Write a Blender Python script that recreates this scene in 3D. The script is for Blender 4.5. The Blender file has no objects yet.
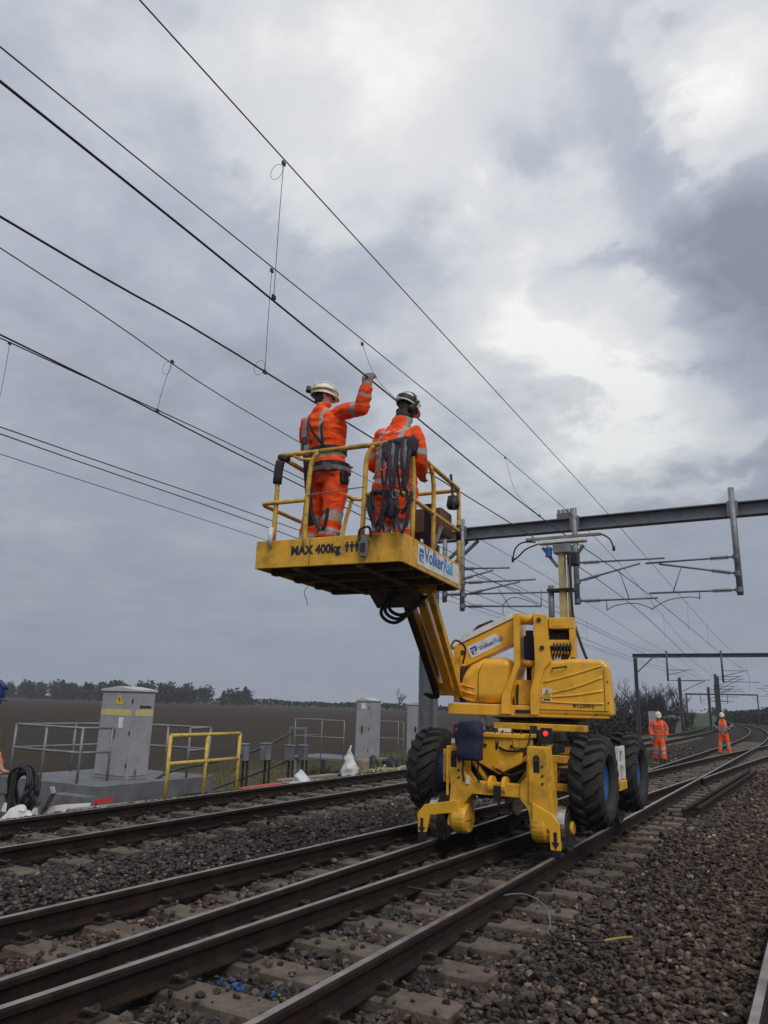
import bpy, bmesh, math, random
import numpy as np
from mathutils import Vector, Matrix, noise
R = math.radians
random.seed(7); rng = np.random.default_rng(7)
S = bpy.context.scene
C = S.collection

# ------------------------------------------------------------------ camera
PITCH, ROLL, YAW, HCAM = R(14.6), R(1.7), R(29.5), 1.5
fwd = Vector((-math.sin(YAW)*math.cos(PITCH), math.cos(YAW)*math.cos(PITCH), math.sin(PITCH)))
rt0 = Vector((math.cos(YAW), math.sin(YAW), 0)); up0 = rt0.cross(fwd)
rt = rt0*math.cos(ROLL) + up0*math.sin(ROLL); up = up0*math.cos(ROLL) - rt0*math.sin(ROLL)
cam = bpy.data.objects.new('camera', bpy.data.cameras.new('camera')); C.objects.link(cam)
cam.matrix_world = Matrix(((rt.x, up.x, -fwd.x, 0), (rt.y, up.y, -fwd.y, 0), (rt.z, up.z, -fwd.z, HCAM), (0, 0, 0, 1)))
cam.data.sensor_fit = 'VERTICAL'; cam.data.sensor_height = 24; cam.data.lens = 24*740/1024
cam.data.clip_start = 0.1; cam.data.clip_end = 6000
S.camera = cam

# ------------------------------------------------------------------ world: overcast sky with broken cloud
SUN_DIR = Vector((0.52, -0.42, 0.74)).normalized()
W = bpy.data.worlds.new('World'); S.world = W; W.use_nodes = True
nt = W.node_tree; nt.nodes.clear()
def N(t, **k):
    n = nt.nodes.new(t)
    for a, b in k.items():
        if a.startswith('i_'): n.inputs[int(a[2:])].default_value = b
        else: setattr(n, a, b)
    return n
def LK(a, b): nt.links.new(a, b)
def vmath(op, a, b=None):
    n = N('ShaderNodeVectorMath', operation=op)
    for i, v in enumerate((a, b)):
        if v is None: continue
        if hasattr(v, 'links'): LK(v, n.inputs[i])
        else: n.inputs[i].default_value = v
    return n.outputs['Value'] if op in ('DOT_PRODUCT', 'LENGTH') else n.outputs[0]
def fmath(op, a, b=None, clamp=False):
    n = N('ShaderNodeMath', operation=op, use_clamp=clamp)
    for i, v in enumerate((a, b)):
        if v is None: continue
        if hasattr(v, 'links'): LK(v, n.inputs[i])
        else: n.inputs[i].default_value = v
    return n.outputs[0]
def mrange(v, a, b, c, d, smooth=True):
    n = N('ShaderNodeMapRange', interpolation_type='SMOOTHSTEP' if smooth else 'LINEAR')
    LK(v, n.inputs[0]); n.inputs[1].default_value = a; n.inputs[2].default_value = b; n.inputs[3].default_value = c; n.inputs[4].default_value = d
    return n.outputs[0]
def mixc(f, a, b, mode='MIX'):
    n = N('ShaderNodeMix', data_type='RGBA', blend_type=mode)
    for i, v in ((0, f), (6, a), (7, b)):
        if hasattr(v, 'links'): LK(v, n.inputs[i])
        else: n.inputs[i].default_value = v
    return n.outputs[2]
tc = N('ShaderNodeTexCoord').outputs['Generated']
dirn = vmath('NORMALIZE', tc)
sx = N('ShaderNodeSeparateXYZ'); LK(dirn, sx.inputs[0])
zc = fmath('MAXIMUM', sx.outputs[2], 0.0)
den = fmath('ADD', zc, 0.22)
cb = N('ShaderNodeCombineXYZ'); LK(fmath('DIVIDE', sx.outputs[0], den), cb.inputs[0]); LK(fmath('DIVIDE', sx.outputs[1], den), cb.inputs[1])
def cloudnoise(scale, detail, rough, dist, off):
    n = N('ShaderNodeTexNoise'); n.inputs['Scale'].default_value = scale; n.inputs['Detail'].default_value = detail
    n.inputs['Roughness'].default_value = rough; n.inputs['Distortion'].default_value = dist
    LK(vmath('ADD', cb.outputs[0], off), n.inputs['Vector']); return n.outputs[0]
n1 = cloudnoise(1.3, 3, .5, .25, (3.1, 1.7, 0)); n2 = cloudnoise(3.4, 9, .58, .25, (7.3, 2.2, 1)); n3 = cloudnoise(9.0, 8, .62, .15, (1, 5, 2))
def gauss(d, r_in, r_out, amp):
    dv = Vector(d).normalized()
    wob = fmath('MULTIPLY', fmath('SUBTRACT', n2, .5), .05)            # ragged edges
    v = fmath('ADD', vmath('DOT_PRODUCT', dirn, tuple(dv)), wob)
    return mrange(v, math.cos(R(r_out)), math.cos(R(r_in)), 0, amp)
SKY_SPOTS = [  # direction, inner and outer radius in degrees, strength: the thin and the thick places in the cloud
    ((.01, .765, .645), 1, 9, .5), ((-.06, .80, .60), 1, 6, .22), ((-.212, .833, .512), 1, 11, .24), ((-.10, .90, .41), 1, 10, .32), ((-.27, .85, .45), 2, 16, .24), ((-.20, .89, .41), 1, 9, .16), ((-.15, .88, .44), 2, 14, .16),
    ((-.37, .60, .71), 2, 13, .34), ((-.24, .66, .71), 2, 12, .14), ((-.55, .50, .67), 2, 15, .08),
    ((-.03, .862, .505), 2, 11, -.42), ((.06, .87, .49), 2, 12, -.3), ((-.12, .85, .51), 1, 7, -.4), ((-.19, .745, .64), 2, 11, -.13), ((-.30, .75, .59), 2, 10, -.14), ((-.60, .66, .45), 4, 20, -.12), ((.0, .96, .28), 3, 14, -.14)]
tot = None
for sp in SKY_SPOTS:
    g = gauss(*sp); tot = g if tot is None else fmath('ADD', tot, g)
mixn = fmath('ADD', fmath('MULTIPLY', fmath('SUBTRACT', n1, .5), .45), fmath('MULTIPLY', fmath('SUBTRACT', n2, .5), .85))
mixn = fmath('ADD', mixn, fmath('MULTIPLY', fmath('SUBTRACT', n3, .5), .35))
fade = mrange(zc, 0.0, .42, .12, 1.0)
mod = fmath('MULTIPLY', fmath('ADD', mixn, tot), fade)          # about -0.6 .. 0.8
grad = mixc(mrange(zc, 0, .62, 0, 1), (.295, .335, .395, 1), (.525, .56, .625, 1))
cr = N('ShaderNodeValToRGB'); e = cr.color_ramp
e.elements[0].position = 0; e.elements[0].color = (.52, .53, .60, 1)
e.elements[1].position = 1; e.elements[1].color = (2.15, 2.0, 1.72, 1)
k = e.elements.new(.42); k.color = (.93, .935, .96, 1); k = e.elements.new(.66); k.color = (1.42, 1.37, 1.27, 1)
LK(mrange(mod, -.54, .70, 0, 1, False), cr.inputs[0])
cloud = mixc(1.0, grad, cr.outputs[0], 'MULTIPLY')
sky = N('ShaderNodeTexSky', sky_type='NISHITA', sun_disc=False)
sky.sun_elevation = math.asin(SUN_DIR.z); sky.sun_rotation = math.atan2(SUN_DIR.x, SUN_DIR.y)
skyc = N('ShaderNodeVectorMath', operation='SCALE'); LK(sky.outputs[0], skyc.inputs[0]); skyc.inputs[3].default_value = 0.08
gap = mrange(mod, .12, .42, 0.0, .16)                              # a little blue shows where the cloud is thin
final = mixc(gap, cloud, skyc.outputs[0])
bg = N('ShaderNodeBackground'); LK(final, bg.inputs[0]); bg.inputs[1].default_value = 1.0
LK(bg.outputs[0], N('ShaderNodeOutputWorld').inputs[0])

sun = bpy.data.objects.new('sun', bpy.data.lights.new('sun', 'SUN')); C.objects.link(sun)
sun.data.energy = 1.5; sun.data.angle = R(30); sun.data.color = (1, .96, .9)
sun.rotation_euler = SUN_DIR.to_track_quat('Z', 'Y').to_euler()
vs = S.view_settings; vs.view_transform = 'Standard'; vs.look = 'None'; vs.exposure = 0.0; vs.gamma = 1.0; vs.use_curve_mapping = False
S.cycles.max_bounces = 6; S.cycles.diffuse_bounces = 3; S.cycles.glossy_bounces = 3; S.cycles.volume_bounces = 0

# ------------------------------------------------------------------ materials
MATS = {}
def mat(name, col, rough=.7, metal=0., var=.25, scale=6., bump=0., bscale=None, dirt=None, dirt_amt=.0, dirt_scale=3., attr=None, emit=None, spec=.5, coat=0.):
    m = bpy.data.materials.new(name); m.use_nodes = True; t = m.node_tree
    b = t.nodes['Principled BSDF']; b.inputs['Roughness'].default_value = rough; b.inputs['Metallic'].default_value = metal
    b.inputs['Specular IOR Level'].default_value = spec; b.inputs['Coat Weight'].default_value = coat; b.inputs['Coat Roughness'].default_value = .15
    g = t.nodes.new('ShaderNodeNewGeometry')
    def noise_(s, d=5):
        n = t.nodes.new('ShaderNodeTexNoise'); n.inputs['Scale'].default_value = s; n.inputs['Detail'].default_value = d; n.inputs['Roughness'].default_value = .6
        t.links.new(g.outputs['Position'], n.inputs['Vector']); return n.outputs[0]
    def mx(f, a, bb, mode='MIX'):
        n = t.nodes.new('ShaderNodeMix'); n.data_type = 'RGBA'; n.blend_type = mode
        for i, v in ((0, f), (6, a), (7, bb)):
            if hasattr(v, 'links'): t.links.new(v, n.inputs[i])
            else: n.inputs[i].default_value = v
        return n.outputs[2]
    def mr(v, a, bb, c, d):
        n = t.nodes.new('ShaderNodeMapRange'); t.links.new(v, n.inputs[0])
        for i, q in enumerate((a, bb, c, d)): n.inputs[i+1].default_value = q
        return n.outputs[0]
    base = (*col, 1)
    if attr:
        a = t.nodes.new('ShaderNodeAttribute'); a.attribute_name = attr; base = a.outputs['Color']
    v = mr(noise_(scale), .3, .7, 1-var, 1+var)
    vv = t.nodes.new('ShaderNodeCombineColor')
    for i in range(3): t.links.new(v, vv.inputs[i])
    colr = mx(1.0, base, vv.outputs[0], 'MULTIPLY')
    if dirt:
        f = mr(noise_(dirt_scale, 8), .47, .68, 0, dirt_amt); colr = mx(f, colr, (*dirt, 1))
    t.links.new(colr, b.inputs['Base Color'])
    rr = mr(noise_(scale*2.3), .3, .7, max(0, rough-.1), min(1, rough+.1)); t.links.new(rr, b.inputs['Roughness'])
    if bump:
        bn = t.nodes.new('ShaderNodeBump'); bn.inputs['Strength'].default_value = bump; bn.inputs['Distance'].default_value = .02
        t.links.new(noise_(bscale or scale*4, 8), bn.inputs['Height']); t.links.new(bn.outputs[0], b.inputs['Normal'])
    if emit:
        b.inputs['Emission Color'].default_value = (*emit[0], 1); b.inputs['Emission Strength'].default_value = emit[1]
    MATS[name] = m; return m
mat('yellow', (.86, .45, .028), .34, 0, .08, 3, .05, 30, (.30, .18, .05), .38, 4.5, coat=.3)
mat('yellow_worn', (.76, .405, .03), .5, 0, .2, 5, .08, 30, (.12, .07, .03), .6, 6)
mat('rail_yellow', (.70, .41, .05), .5, 0, .15, 9, .05, 40, (.15, .10, .06), .8, 14)
mat('barrier_yellow', (.62, .42, .07), .55, 0, .15, 8, 0, None, (.2, .15, .08), .6, 9)
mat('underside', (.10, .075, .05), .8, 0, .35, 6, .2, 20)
mat('black', (.012, .012, .014), .55, 0, .3, 12)
mat('rubber', (.022, .021, .021), .78, 0, .3, 14, .25, 40, (.05, .042, .035), .5, 5)
mat('dark_steel', (.035, .033, .032), .55, .3, .4, 8, .1, 30, (.09, .06, .04), .6, 6)
mat('bright_steel', (.55, .54, .52), .28, 1., .2, 10)
mat('blue_rim', (.010, .085, .33), .4, 0, .2, 8, 0, None, (.05, .05, .06), .5, 6)
mat('white_paint', (.75, .75, .74), .45, 0, .08, 6, 0, None, (.35, .33, .3), .5, 8)
mat('sign_blue', (.01, .12, .42), .4, 0, .05)
mat('sign_light_blue', (.06, .33, .68), .4, 0, .05)
mat('sign_dark', (.012, .016, .03), .45, 0, .1)
mat('warning_yellow', (.70, .50, .02), .45, 0, .05)
mat('orange', (.98, .10, .018), .75, 0, .16, 14, .15, 60, (.55, .08, .03), .3, 8, spec=.2)
mat('reflective', (.36, .35, .33), .45, 0, .15, 12, .1, 80)
mat('navy', (.012, .016, .045), .75, 0, .3, 20, .2, 70)
mat('strap', (.036, .028, .038), .8, 0, .4, 25, .3, 80)
mat('strap_grey', (.17, .165, .165), .75, 0, .3, 25, .2, 80)
mat('skin', (.42, .22, .16), .55, 0, .12, 20)
mat('glove', (.24, .17, .15), .8, 0, .3, 20)
mat('hair', (.02, .016, .013), .7, 0, .3, 30)
mat('helmet', (.78, .77, .72), .4, 0, .06, 10, 0, None, (.4, .38, .33), .5, 14)
mat('helmet_blue', (.015, .035, .16), .4, 0, .1, 10)
mat('galvanised', (.24, .25, .265), .55, .3, .18, 7, .05, 30, (.13, .13, .13), .6, 5)
mat('galv_dark', (.16, .17, .19), .55, .3, .2, 5, .05, 30)
mat('cabinet', (.33, .34, .355), .5, 0, .07, 3, .03, 30, (.22, .22, .21), .5, 4)
mat('cabinet_roof', (.48, .49, .49), .5, 0, .08, 5)
mat('cabinet_band', (.58, .52, .20), .5, 0, .08, 5)
mat('wire', (.05, .045, .045), .5, .5, .2, 3)
mat('insulator', (.16, .15, .155), .4, 0, .2, 15)
mat('rail_rust', (.016, .0105, .008), .85, 0, .35, 9, .2, 40, (.042, .023, .013), .7, 5, spec=.25)
mat('rail_head', (.30, .275, .25), .38, .5, .25, 6, .03, 40, (.13, .09, .06), .7, 3.5)
mat('sleeper', (.125, .098, .074), .9, 0, .4, 9, .6, 30, (.045, .034, .026), .8, 3.2)
mat('clip', (.05, .038, .03), .7, .3, .4, 20)
mat('stone', (.1, .1, .1), .85, 0, .25, 40, .3, 60, attr='tint')
mat('platform_grey', (.15, .16, .17), .7, 0, .2, 5, .1, 30, (.08, .08, .08), .6, 3)
mat('concrete', (.25, .235, .21), .85, 0, .2, 8, .3, 30, (.16, .14, .11), .6, 5)
mat('timber', (.26, .21, .16), .85, 0, .3, 12, .3, 30)
mat('white_plastic', (.62, .62, .61), .5, 0, .08, 12, .4, 25)
mat('cream', (.50, .41, .20), .6, 0, .15, 6, 0, None, (.2, .17, .12), .6, 8)
mat('mast_dark', (.07, .075, .082), .6, .2, .2, 3)
mat('red', (.55, .03, .03), .5, 0, .15, 8)
mat('lamp_red', (.5, .01, .01), .3, 0, 0, 5, emit=((1, .03, .04), 0.9))
mat('bark', (.045, .036, .03), .9, 0, .3, 3)
mat('twig', (.026, .022, .021), .9, 0, .35, 1.2)
mat('conifer', (.020, .026, .018), .9, 0, .45, .6)
mat('evergreen', (.028, .034, .02), .9, 0, .4, .6)
mat('hedge', (.022, .021, .016), .9, 0, .4, .4)
mat('grass_blade', (.12, .11, .05), .9, 0, .45, 1.5)
mat('cable', (.05, .045, .042), .6, 0, .3, 10)
mat('yellow_rope', (.26, .20, .07), .6, 0, .2, 20)
mat('brown_panel', (.13, .06, .035), .6, 0, .3, 12)
mat('pink_bag', (.42, .25, .22), .8, 0, .3, 15, .2, 40)
mat('leaf_litter', (.42, .36, .10), .9, 0, .3, 20)
M = MATS

# ------------------------------------------------------------------ mesh helpers
class MB:
    def __init__(s): s.v = []; s.f = []; s.m = []
    def add(s, vs, fs, mi=0):
        o = len(s.v); s.v += [tuple(v) for v in vs]; s.f += [tuple(o+i for i in f) for f in fs]; s.m += [mi]*len(fs); return s
    def box(s, a, b, mi=0, mtx=None):
        (x0, y0, z0), (x1, y1, z1) = a, b
        vs = [Vector(p) for p in ((x0,y0,z0),(x1,y0,z0),(x1,y1,z0),(x0,y1,z0),(x0,y0,z1),(x1,y0,z1),(x1,y1,z1),(x0,y1,z1))]
        if mtx: vs = [mtx @ v for v in vs]
        return s.add(vs, [(0,3,2,1),(4,5,6,7),(0,1,5,4),(1,2,6,5),(2,3,7,6),(3,0,4,7)], mi)
    def prism(s, poly, d0, d1, axis='y', mi=0, mtx=None):
        def P(a, b, d): return Vector({'y': (a, d, b), 'x': (d, a, b), 'z': (a, b, d)}[axis])
        n = len(poly); vs = [P(a, b, d0) for a, b in poly] + [P(a, b, d1) for a, b in poly]
        if mtx: vs = [mtx @ v for v in vs]
        ar = sum(poly[i][0]*poly[(i+1) % n][1]-poly[(i+1) % n][0]*poly[i][1] for i in range(n))
        fl = (ar > 0) ^ (axis == 'y') ^ (d1 > d0)
        fs = [tuple(range(n)), tuple(range(2*n-1, n-1, -1))] + [(i, i+n, (i+1) % n+n, (i+1) % n) for i in range(n)]
        if not fl: pass
        else: fs = [tuple(reversed(f)) for f in fs]
        return s.add(vs, fs, mi)
    def tube(s, pts, r, n=6, mi=0, cap=True):
        pts = [Vector(p) for p in pts]; k = len(pts); rs = r if isinstance(r, (list, tuple)) else [r]*k
        vs = []; ref = None
        for i, p in enumerate(pts):
            d = (pts[min(i+1, k-1)]-pts[max(i-1, 0)]).normalized()
            if ref is None: ref = d.orthogonal().normalized()
            ref = (ref-d*ref.dot(d)); ref = ref.normalized() if ref.length > 1e-6 else d.orthogonal().normalized()
            q = d.cross(ref)
            for j in range(n):
                a = 2*math.pi*j/n; vs.append(p+(ref*math.cos(a)+q*math.sin(a))*rs[i])
        fs = [(i*n+j, i*n+(j+1) % n, (i+1)*n+(j+1) % n, (i+1)*n+j) for i in range(k-1) for j in range(n)]
        if cap: fs += [tuple(range(n-1, -1, -1)), tuple(range((k-1)*n, k*n))]
        return s.add(vs, fs, mi)
    def bar(s, a, b, w, h, mi=0, upv=(0, 0, 1)):
        a, b = Vector(a), Vector(b); d = (b-a).normalized(); q = d.cross(Vector(upv)); q = q.normalized() if q.length > 1e-5 else d.orthogonal().normalized(); u = q.cross(d)
        vs = [p+q*i*w/2+u*j*h/2 for p in (a, b) for i, j in ((-1,-1),(1,-1),(1,1),(-1,1))]
        return s.add(vs, [(0,1,2,3),(7,6,5,4),(0,4,5,1),(1,5,6,2),(2,6,7,3),(3,7,4,0)], mi)
    def lathe(s, prof, c, axis, n=24, mi=0):
        c = Vector(c); ax = Vector(axis).normalized(); u = ax.orthogonal().normalized(); w = ax.cross(u); k = len(prof)
        vs = [c+ax*h+(u*math.cos(2*math.pi*j/n)+w*math.sin(2*math.pi*j/n))*r for r, h in prof for j in range(n)]
        fs = [(i*n+j, i*n+(j+1) % n, (i+1)*n+(j+1) % n, (i+1)*n+j) for i in range(k-1) for j in range(n)]
        return s.add(vs, fs, mi)
    def ribbon(s, pts, side, w, th=.004, mi=0):
        side = [Vector(q).normalized() for q in side] if isinstance(side, list) else [Vector(side).normalized()]*len(pts)
        pts = [Vector(p) for p in pts]; vs = []; k = len(pts)
        for i, p in enumerate(pts):
            d = (pts[min(i+1, k-1)]-pts[max(i-1, 0)]).normalized(); q = side[i]; nn = d.cross(q).normalized()*th/2
            vs += [p-q*w/2-nn, p+q*w/2-nn, p+q*w/2+nn, p-q*w/2+nn]
        fs = [(i*4+j, i*4+(j+1) % 4, i*4+4+(j+1) % 4, i*4+4+j) for i in range(k-1) for j in range(4)] + [(3,2,1,0), tuple(range(4*k-4, 4*k))]
        return s.add(vs, fs, mi)
    def mesh(s, name):
        me = bpy.data.meshes.new(name); me.from_pydata(s.v, [], s.f); me.validate(); return me
    def build(s, name, m, parent=None, smooth=False, bevel=0., seg=2):
        me = s.mesh(name); ms = m if isinstance(m, (list, tuple)) else [m]
        for q in ms: me.materials.append(M[q])
        if len(me.polygons) == len(s.m): me.polygons.foreach_set('material_index', s.m)
        bm = bmesh.new(); bm.from_mesh(me); bmesh.ops.recalc_face_normals(bm, faces=bm.faces); bm.to_mesh(me); bm.free()
        if smooth: me.polygons.foreach_set('use_smooth', [True]*len(me.polygons))
        o = link(name, me, parent)
        if bevel:
            b = o.modifiers.new('bevel', 'BEVEL'); b.width = bevel; b.segments = seg; b.limit_method = 'ANGLE'; b.angle_limit = R(35)
            me.polygons.foreach_set('use_smooth', [True]*len(me.polygons)); b.harden_normals = True
        return o
def link(name, data, parent=None):
    o = bpy.data.objects.new(name, data); C.objects.link(o)
    if parent is not None:
        o.parent = parent; o.matrix_parent_inverse = Matrix.Translation(-parent.location) if parent.parent is None else parent.matrix_parent_inverse.copy()
        if parent.parent is not None: o.matrix_parent_inverse = Matrix.Translation(-world_loc(parent))
    return o
def world_loc(o):
    # parents here are never rotated or scaled: world offset = sum of locations and inverse offsets
    if o.parent is None: return o.location.copy()
    return world_loc(o.parent) + o.matrix_parent_inverse.to_translation() + o.location
def tag(o, label, cat, group=None):
    o['label'] = label; o['category'] = cat
    if group: o['group'] = group
    return o
def thing(name, label, cat, loc=(0, 0, 0), group=None):
    o = link(name, None); o.location = loc; o.empty_display_size = .2; return tag(o, label, cat, group)
def struct(o): o['kind'] = 'structure'; return o
def copy_tree(o, parent=None):
    c = o.copy(); C.objects.link(c); c.parent = parent
    if parent is not None: c.matrix_parent_inverse = o.matrix_parent_inverse.copy()
    for ch in list(o.children): copy_tree(ch, c)
    return c
def curvepts(pts, n=8):
    """smooth Catmull-Rom through points"""
    P = [Vector(p) for p in pts]; out = []
    for i in range(len(P)-1):
        a, b, c, d = P[max(i-1, 0)], P[i], P[i+1], P[min(i+2, len(P)-1)]
        for j in range(n):
            t = j/n; out.append(.5*((2*b)+(c-a)*t+(2*a-5*b+4*c-d)*t*t+(3*b-a-3*c+d)*t**3))
    return out+[P[-1]]
def lettering(name, body, size, origin, xdir, updir, m, parent, shear=0., bold=0.0, squeeze=1.):
    cu = bpy.data.curves.new(name, 'FONT'); cu.body = body; cu.size = size; cu.extrude = .0015; cu.shear = shear; cu.offset = bold; cu.resolution_u = 3
    t = bpy.data.objects.new(name, cu); C.objects.link(t); dg = bpy.context.evaluated_depsgraph_get()
    me = bpy.data.meshes.new_from_object(t.evaluated_get(dg)); bpy.data.objects.remove(t); bpy.data.curves.remove(cu)
    x = Vector(xdir).normalized(); y = Vector(updir); y = (y-x*y.dot(x)).normalized(); z = x.cross(y)
    me.transform(Matrix(((x.x*squeeze, y.x, z.x, origin[0]), (x.y*squeeze, y.y, z.y, origin[1]), (x.z*squeeze, y.z, z.z, origin[2]), (0, 0, 0, 1))))
    me.materials.clear(); me.materials.append(M[m]); me.name = name
    return link(name, me, parent)

# ------------------------------------------------------------------ track layout (x across, y along, z = 0 at rail top)
def bend(y): return -.0007*max(0., y-40)**2
def xR2(y): return -3.98+bend(y)
def xR4(y): return -2.50+bend(y)
def xR1(y): return -3.98-max(.072, 1.05-.055*(y-3.67))
def xR3(y): return -2.50-max(.072, 1.14-.0585*(y-2.73))
def dv(y): d = max(0., y-19); return max(.072, .05*d+.0007*d*d)
def xD1(y): return -3.98+dv(y)
def xD2(y): return -2.50+dv(y)
def xA(y): return -8.75+bend(y)
def xB(y): return -7.25+bend(y)
SZ = -.168                                  # sleeper top
RP = [(-.035,-.013),(-.024,0),(.024,0),(.035,-.013),(.035,-.041),(.009,-.056),(.009,-.135),(.075,-.154),(.075,-.165),(-.075,-.165),(-.075,-.154),(-.009,-.135),(-.009,-.056),(-.035,-.041)]
def rail(name, fx, y0, y1, parent):
    ys = list(np.arange(y0, min(y1, 60), 1.5)) + (list(np.arange(60, y1, 4.)) if y1 > 60 else []) + [y1]
    mb = MB(); vs = []; fs = []; mi = []; n = len(RP)
    for y in ys:
        x = fx(y); vs += [(x+a, y, b) for a, b in RP]
    for i in range(len(ys)-1):
        for j in range(n):
            fs.append((i*n+j, i*n+(j+1) % n, (i+1)*n+(j+1) % n, (i+1)*n+j)); mi.append(1 if j == 1 else 0)
    mb.add(vs, fs); mb.m = mi
    mb.add([(fx(ys[0])+a, ys[0], b) for a, b in RP], [tuple(range(n))]); mb.add([(fx(ys[-1])+a, ys[-1], b) for a, b in RP], [tuple(range(n-1, -1, -1))])
    return mb.build(name, ['rail_rust', 'rail_head'], parent)
# sleeper and clip meshes, shared by every copy
sl_mb = MB().box((-.5, -.128, -.2), (.5, .128, 0)); SLEEPER = sl_mb.mesh('sleeper'); SLEEPER.materials.append(M['sleeper'])
bm = bmesh.new(); bm.from_mesh(SLEEPER); bmesh.ops.bevel(bm, geom=[e for e in bm.edges], offset=.012, segments=1, affect='EDGES'); bm.to_mesh(SLEEPER); bm.free()
cl = MB().box((-.16, -.075, 0), (.16, .075, .018))
for s_ in (-1, 1):
    cl.tube(curvepts([(s_*.075, -.05, .03), (s_*.12, -.06, .07), (s_*.15, -.02, .05), (s_*.12, .03, .06), (s_*.07, .035, .04)], 3), .012, 5)
    cl.box((s_*.10-.02, -.03, .018), (s_*.10+.02, .03, .055))
CLIP = cl.mesh('rail_clip'); CLIP.materials.append(M['clip'])
SLEEPERS = []                                # (x0, x1, y, top) kept free of stones
def lay_sleepers(parent, spans, rails, clip_to):
    for (x0, x1, y) in spans:
        s = bpy.data.objects.new('sleeper', SLEEPER); C.objects.link(s); s.parent = parent
        dz = random.uniform(-.012, .004); s.location = ((x0+x1)/2, y, SZ+dz); s.scale = (x1-x0, 1, 1); s.rotation_euler = (0, random.uniform(-.004, .004), random.uniform(-.012, .012))
        SLEEPERS.append((x0, x1, y))
        if y < clip_to:
            for fx in rails:
                x = fx(y)
                if x0+.1 < x < x1-.1:
                    c = bpy.data.objects.new('rail_clip', CLIP); C.objects.link(c); c.parent = s
                    c.location = ((x-(x0+x1)/2)/(x1-x0), 0, 0); c.scale = (1/(x1-x0), 1, 1)
t_main = thing('railway_track', 'straight running track that the yellow machine stands on', 'railway track')
rail('rail', xR2, -6, 190, t_main); rail('rail', xR4, -6, 190, t_main)
ys = [4.44+.625*k for k in range(-9, 84)]
sp = []
for y in ys:
    left = xR1(y)-.62 if y < 20 else xR2(y)-.52
    right = -1.93 if y < 19.5 else max(-1.93+bend(y), xD2(y)+.5 if y < 48 else -9)
    sp.append((left, right+random.uniform(-.03, .03), y))
lay_sleepers(t_main, sp, (xR1, xR2, xR3, xR4), 15)
t_x = thing('crossover_track', 'pair of crossover rails closing in on the running rails before the machine', 'railway track')
rail('rail', xR1, -6, 21.6, t_x); rail('rail', xR3, -3.0, 20.6, t_x)
t_d = thing('turnout_track', 'turnout rails leaving to the right behind the machine', 'railway track')
rail('rail', xD1, 20.4, 72, t_d); rail('rail', xD2, 20.4, 72, t_d)
lay_sleepers(t_d, [(xD1(y)-.4, xD2(y)+.5, y) for y in np.arange(56.5, 72, .65)], (), 0)
t_l = thing('railway_track', 'farther track on the left beside the grey cabinets', 'railway track')
rail('rail', xA, -4, 190, t_l); rail('rail', xB, -4, 190, t_l)
lay_sleepers(t_l, [(xA(y)-.5, xB(y)+.5, y) for y in np.arange(3.2, 62, .66)], (xA, xB), 17)
t_r = thing('railway_track', 'track in the bottom right corner with one bright rail in view', 'railway track')
rail('rail', lambda y: -.40+.012*(y-5), -3, 60, t_r); rail('rail', lambda y: 1.10+.012*(y-5), -3, 60, t_r)
SZ = -.20; lay_sleepers(t_r, [(-.95+.012*(y-5), 1.5+.012*(y-5), y) for y in np.arange(.4, 16, .65)], (), 0); SZ = -.168; N_RIGHT = 24; SLEEPERS = SLEEPERS[:-24]
# spare rail lengths lying beside the track
for k, dx in enumerate((0, .17)):
    mb = MB(); a = Vector((-2.0+dx, 13.9+k*.4, -.03)); b = Vector((-1.72+dx, 25.5, -.03)); d = (b-a)
    n = len(RP); mb.add([p+Vector((q, 0, w)) for p in (a, b) for q, w in RP], [tuple(range(n)), tuple(range(2*n-1, n-1, -1))]+[(i, i+n, (i+1) % n+n, (i+1) % n) for i in range(n)])
    o = mb.build('spare_rail', 'rail_rust'); tag(o, ['rusty spare rail lying beside the track, nearer the running rail', 'rusty spare rail lying beside the track, outer one of two'][k], 'spare rail', 'spare rails lying beside the track')

# ------------------------------------------------------------------ ground sheet
def gz(x, y):
    xs = x-bend(y)
    z = -.235
    z += .05*math.exp(-((xs+6.0)/.7)**2)
    if xs < -9.9: z += -.42*min(1, (-9.9-xs)/1.6)**1.3
    if xs < -13: z += .03*math.sin(xs*.5)*math.sin(y*.07)
    if xs > 2.6: z += -.4*min(1, (xs-2.6)/2)
    return z
gx = sorted(set([round(v, 3) for v in np.concatenate([-np.geomspace(14.2, 3000, 30), np.arange(-14, 4.2, .35), np.geomspace(4.4, 3000, 24)])]))
gy = sorted(set([round(v, 3) for v in np.concatenate([-np.geomspace(6, 2000, 14), np.arange(-5.5, 30, .7), np.geomspace(30, 4500, 60)])]))
gv = [(x, y, gz(x, y)+(random.uniform(-.012, .012) if -10 < x < 3 else 0)) for y in gy for x in gx]; nx = len(gx)
gf = [(j*nx+i, j*nx+i+1, (j+1)*nx+i+1, (j+1)*nx+i) for j in range(len(gy)-1) for i in range(nx-1)]
me = bpy.data.meshes.new('ground'); me.from_pydata(gv, [], gf); me.polygons.foreach_set('use_smooth', [True]*len(gf))
gm = bpy.data.materials.new('ground'); gm.use_nodes = True; nt = gm.node_tree; B = nt.nodes['Principled BSDF']; B.inputs['Roughness'].default_value = .95; B.inputs['Specular IOR Level'].default_value = .15
pos = N('ShaderNodeNewGeometry').outputs['Position']; sx = N('ShaderNodeSeparateXYZ'); LK(pos, sx.inputs[0])
yb = fmath('MAXIMUM', fmath('SUBTRACT', sx.outputs[1], 40), 0); xs = fmath('ADD', sx.outputs[0], fmath('MULTIPLY', fmath('MULTIPLY', yb, yb), .0007))
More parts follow.
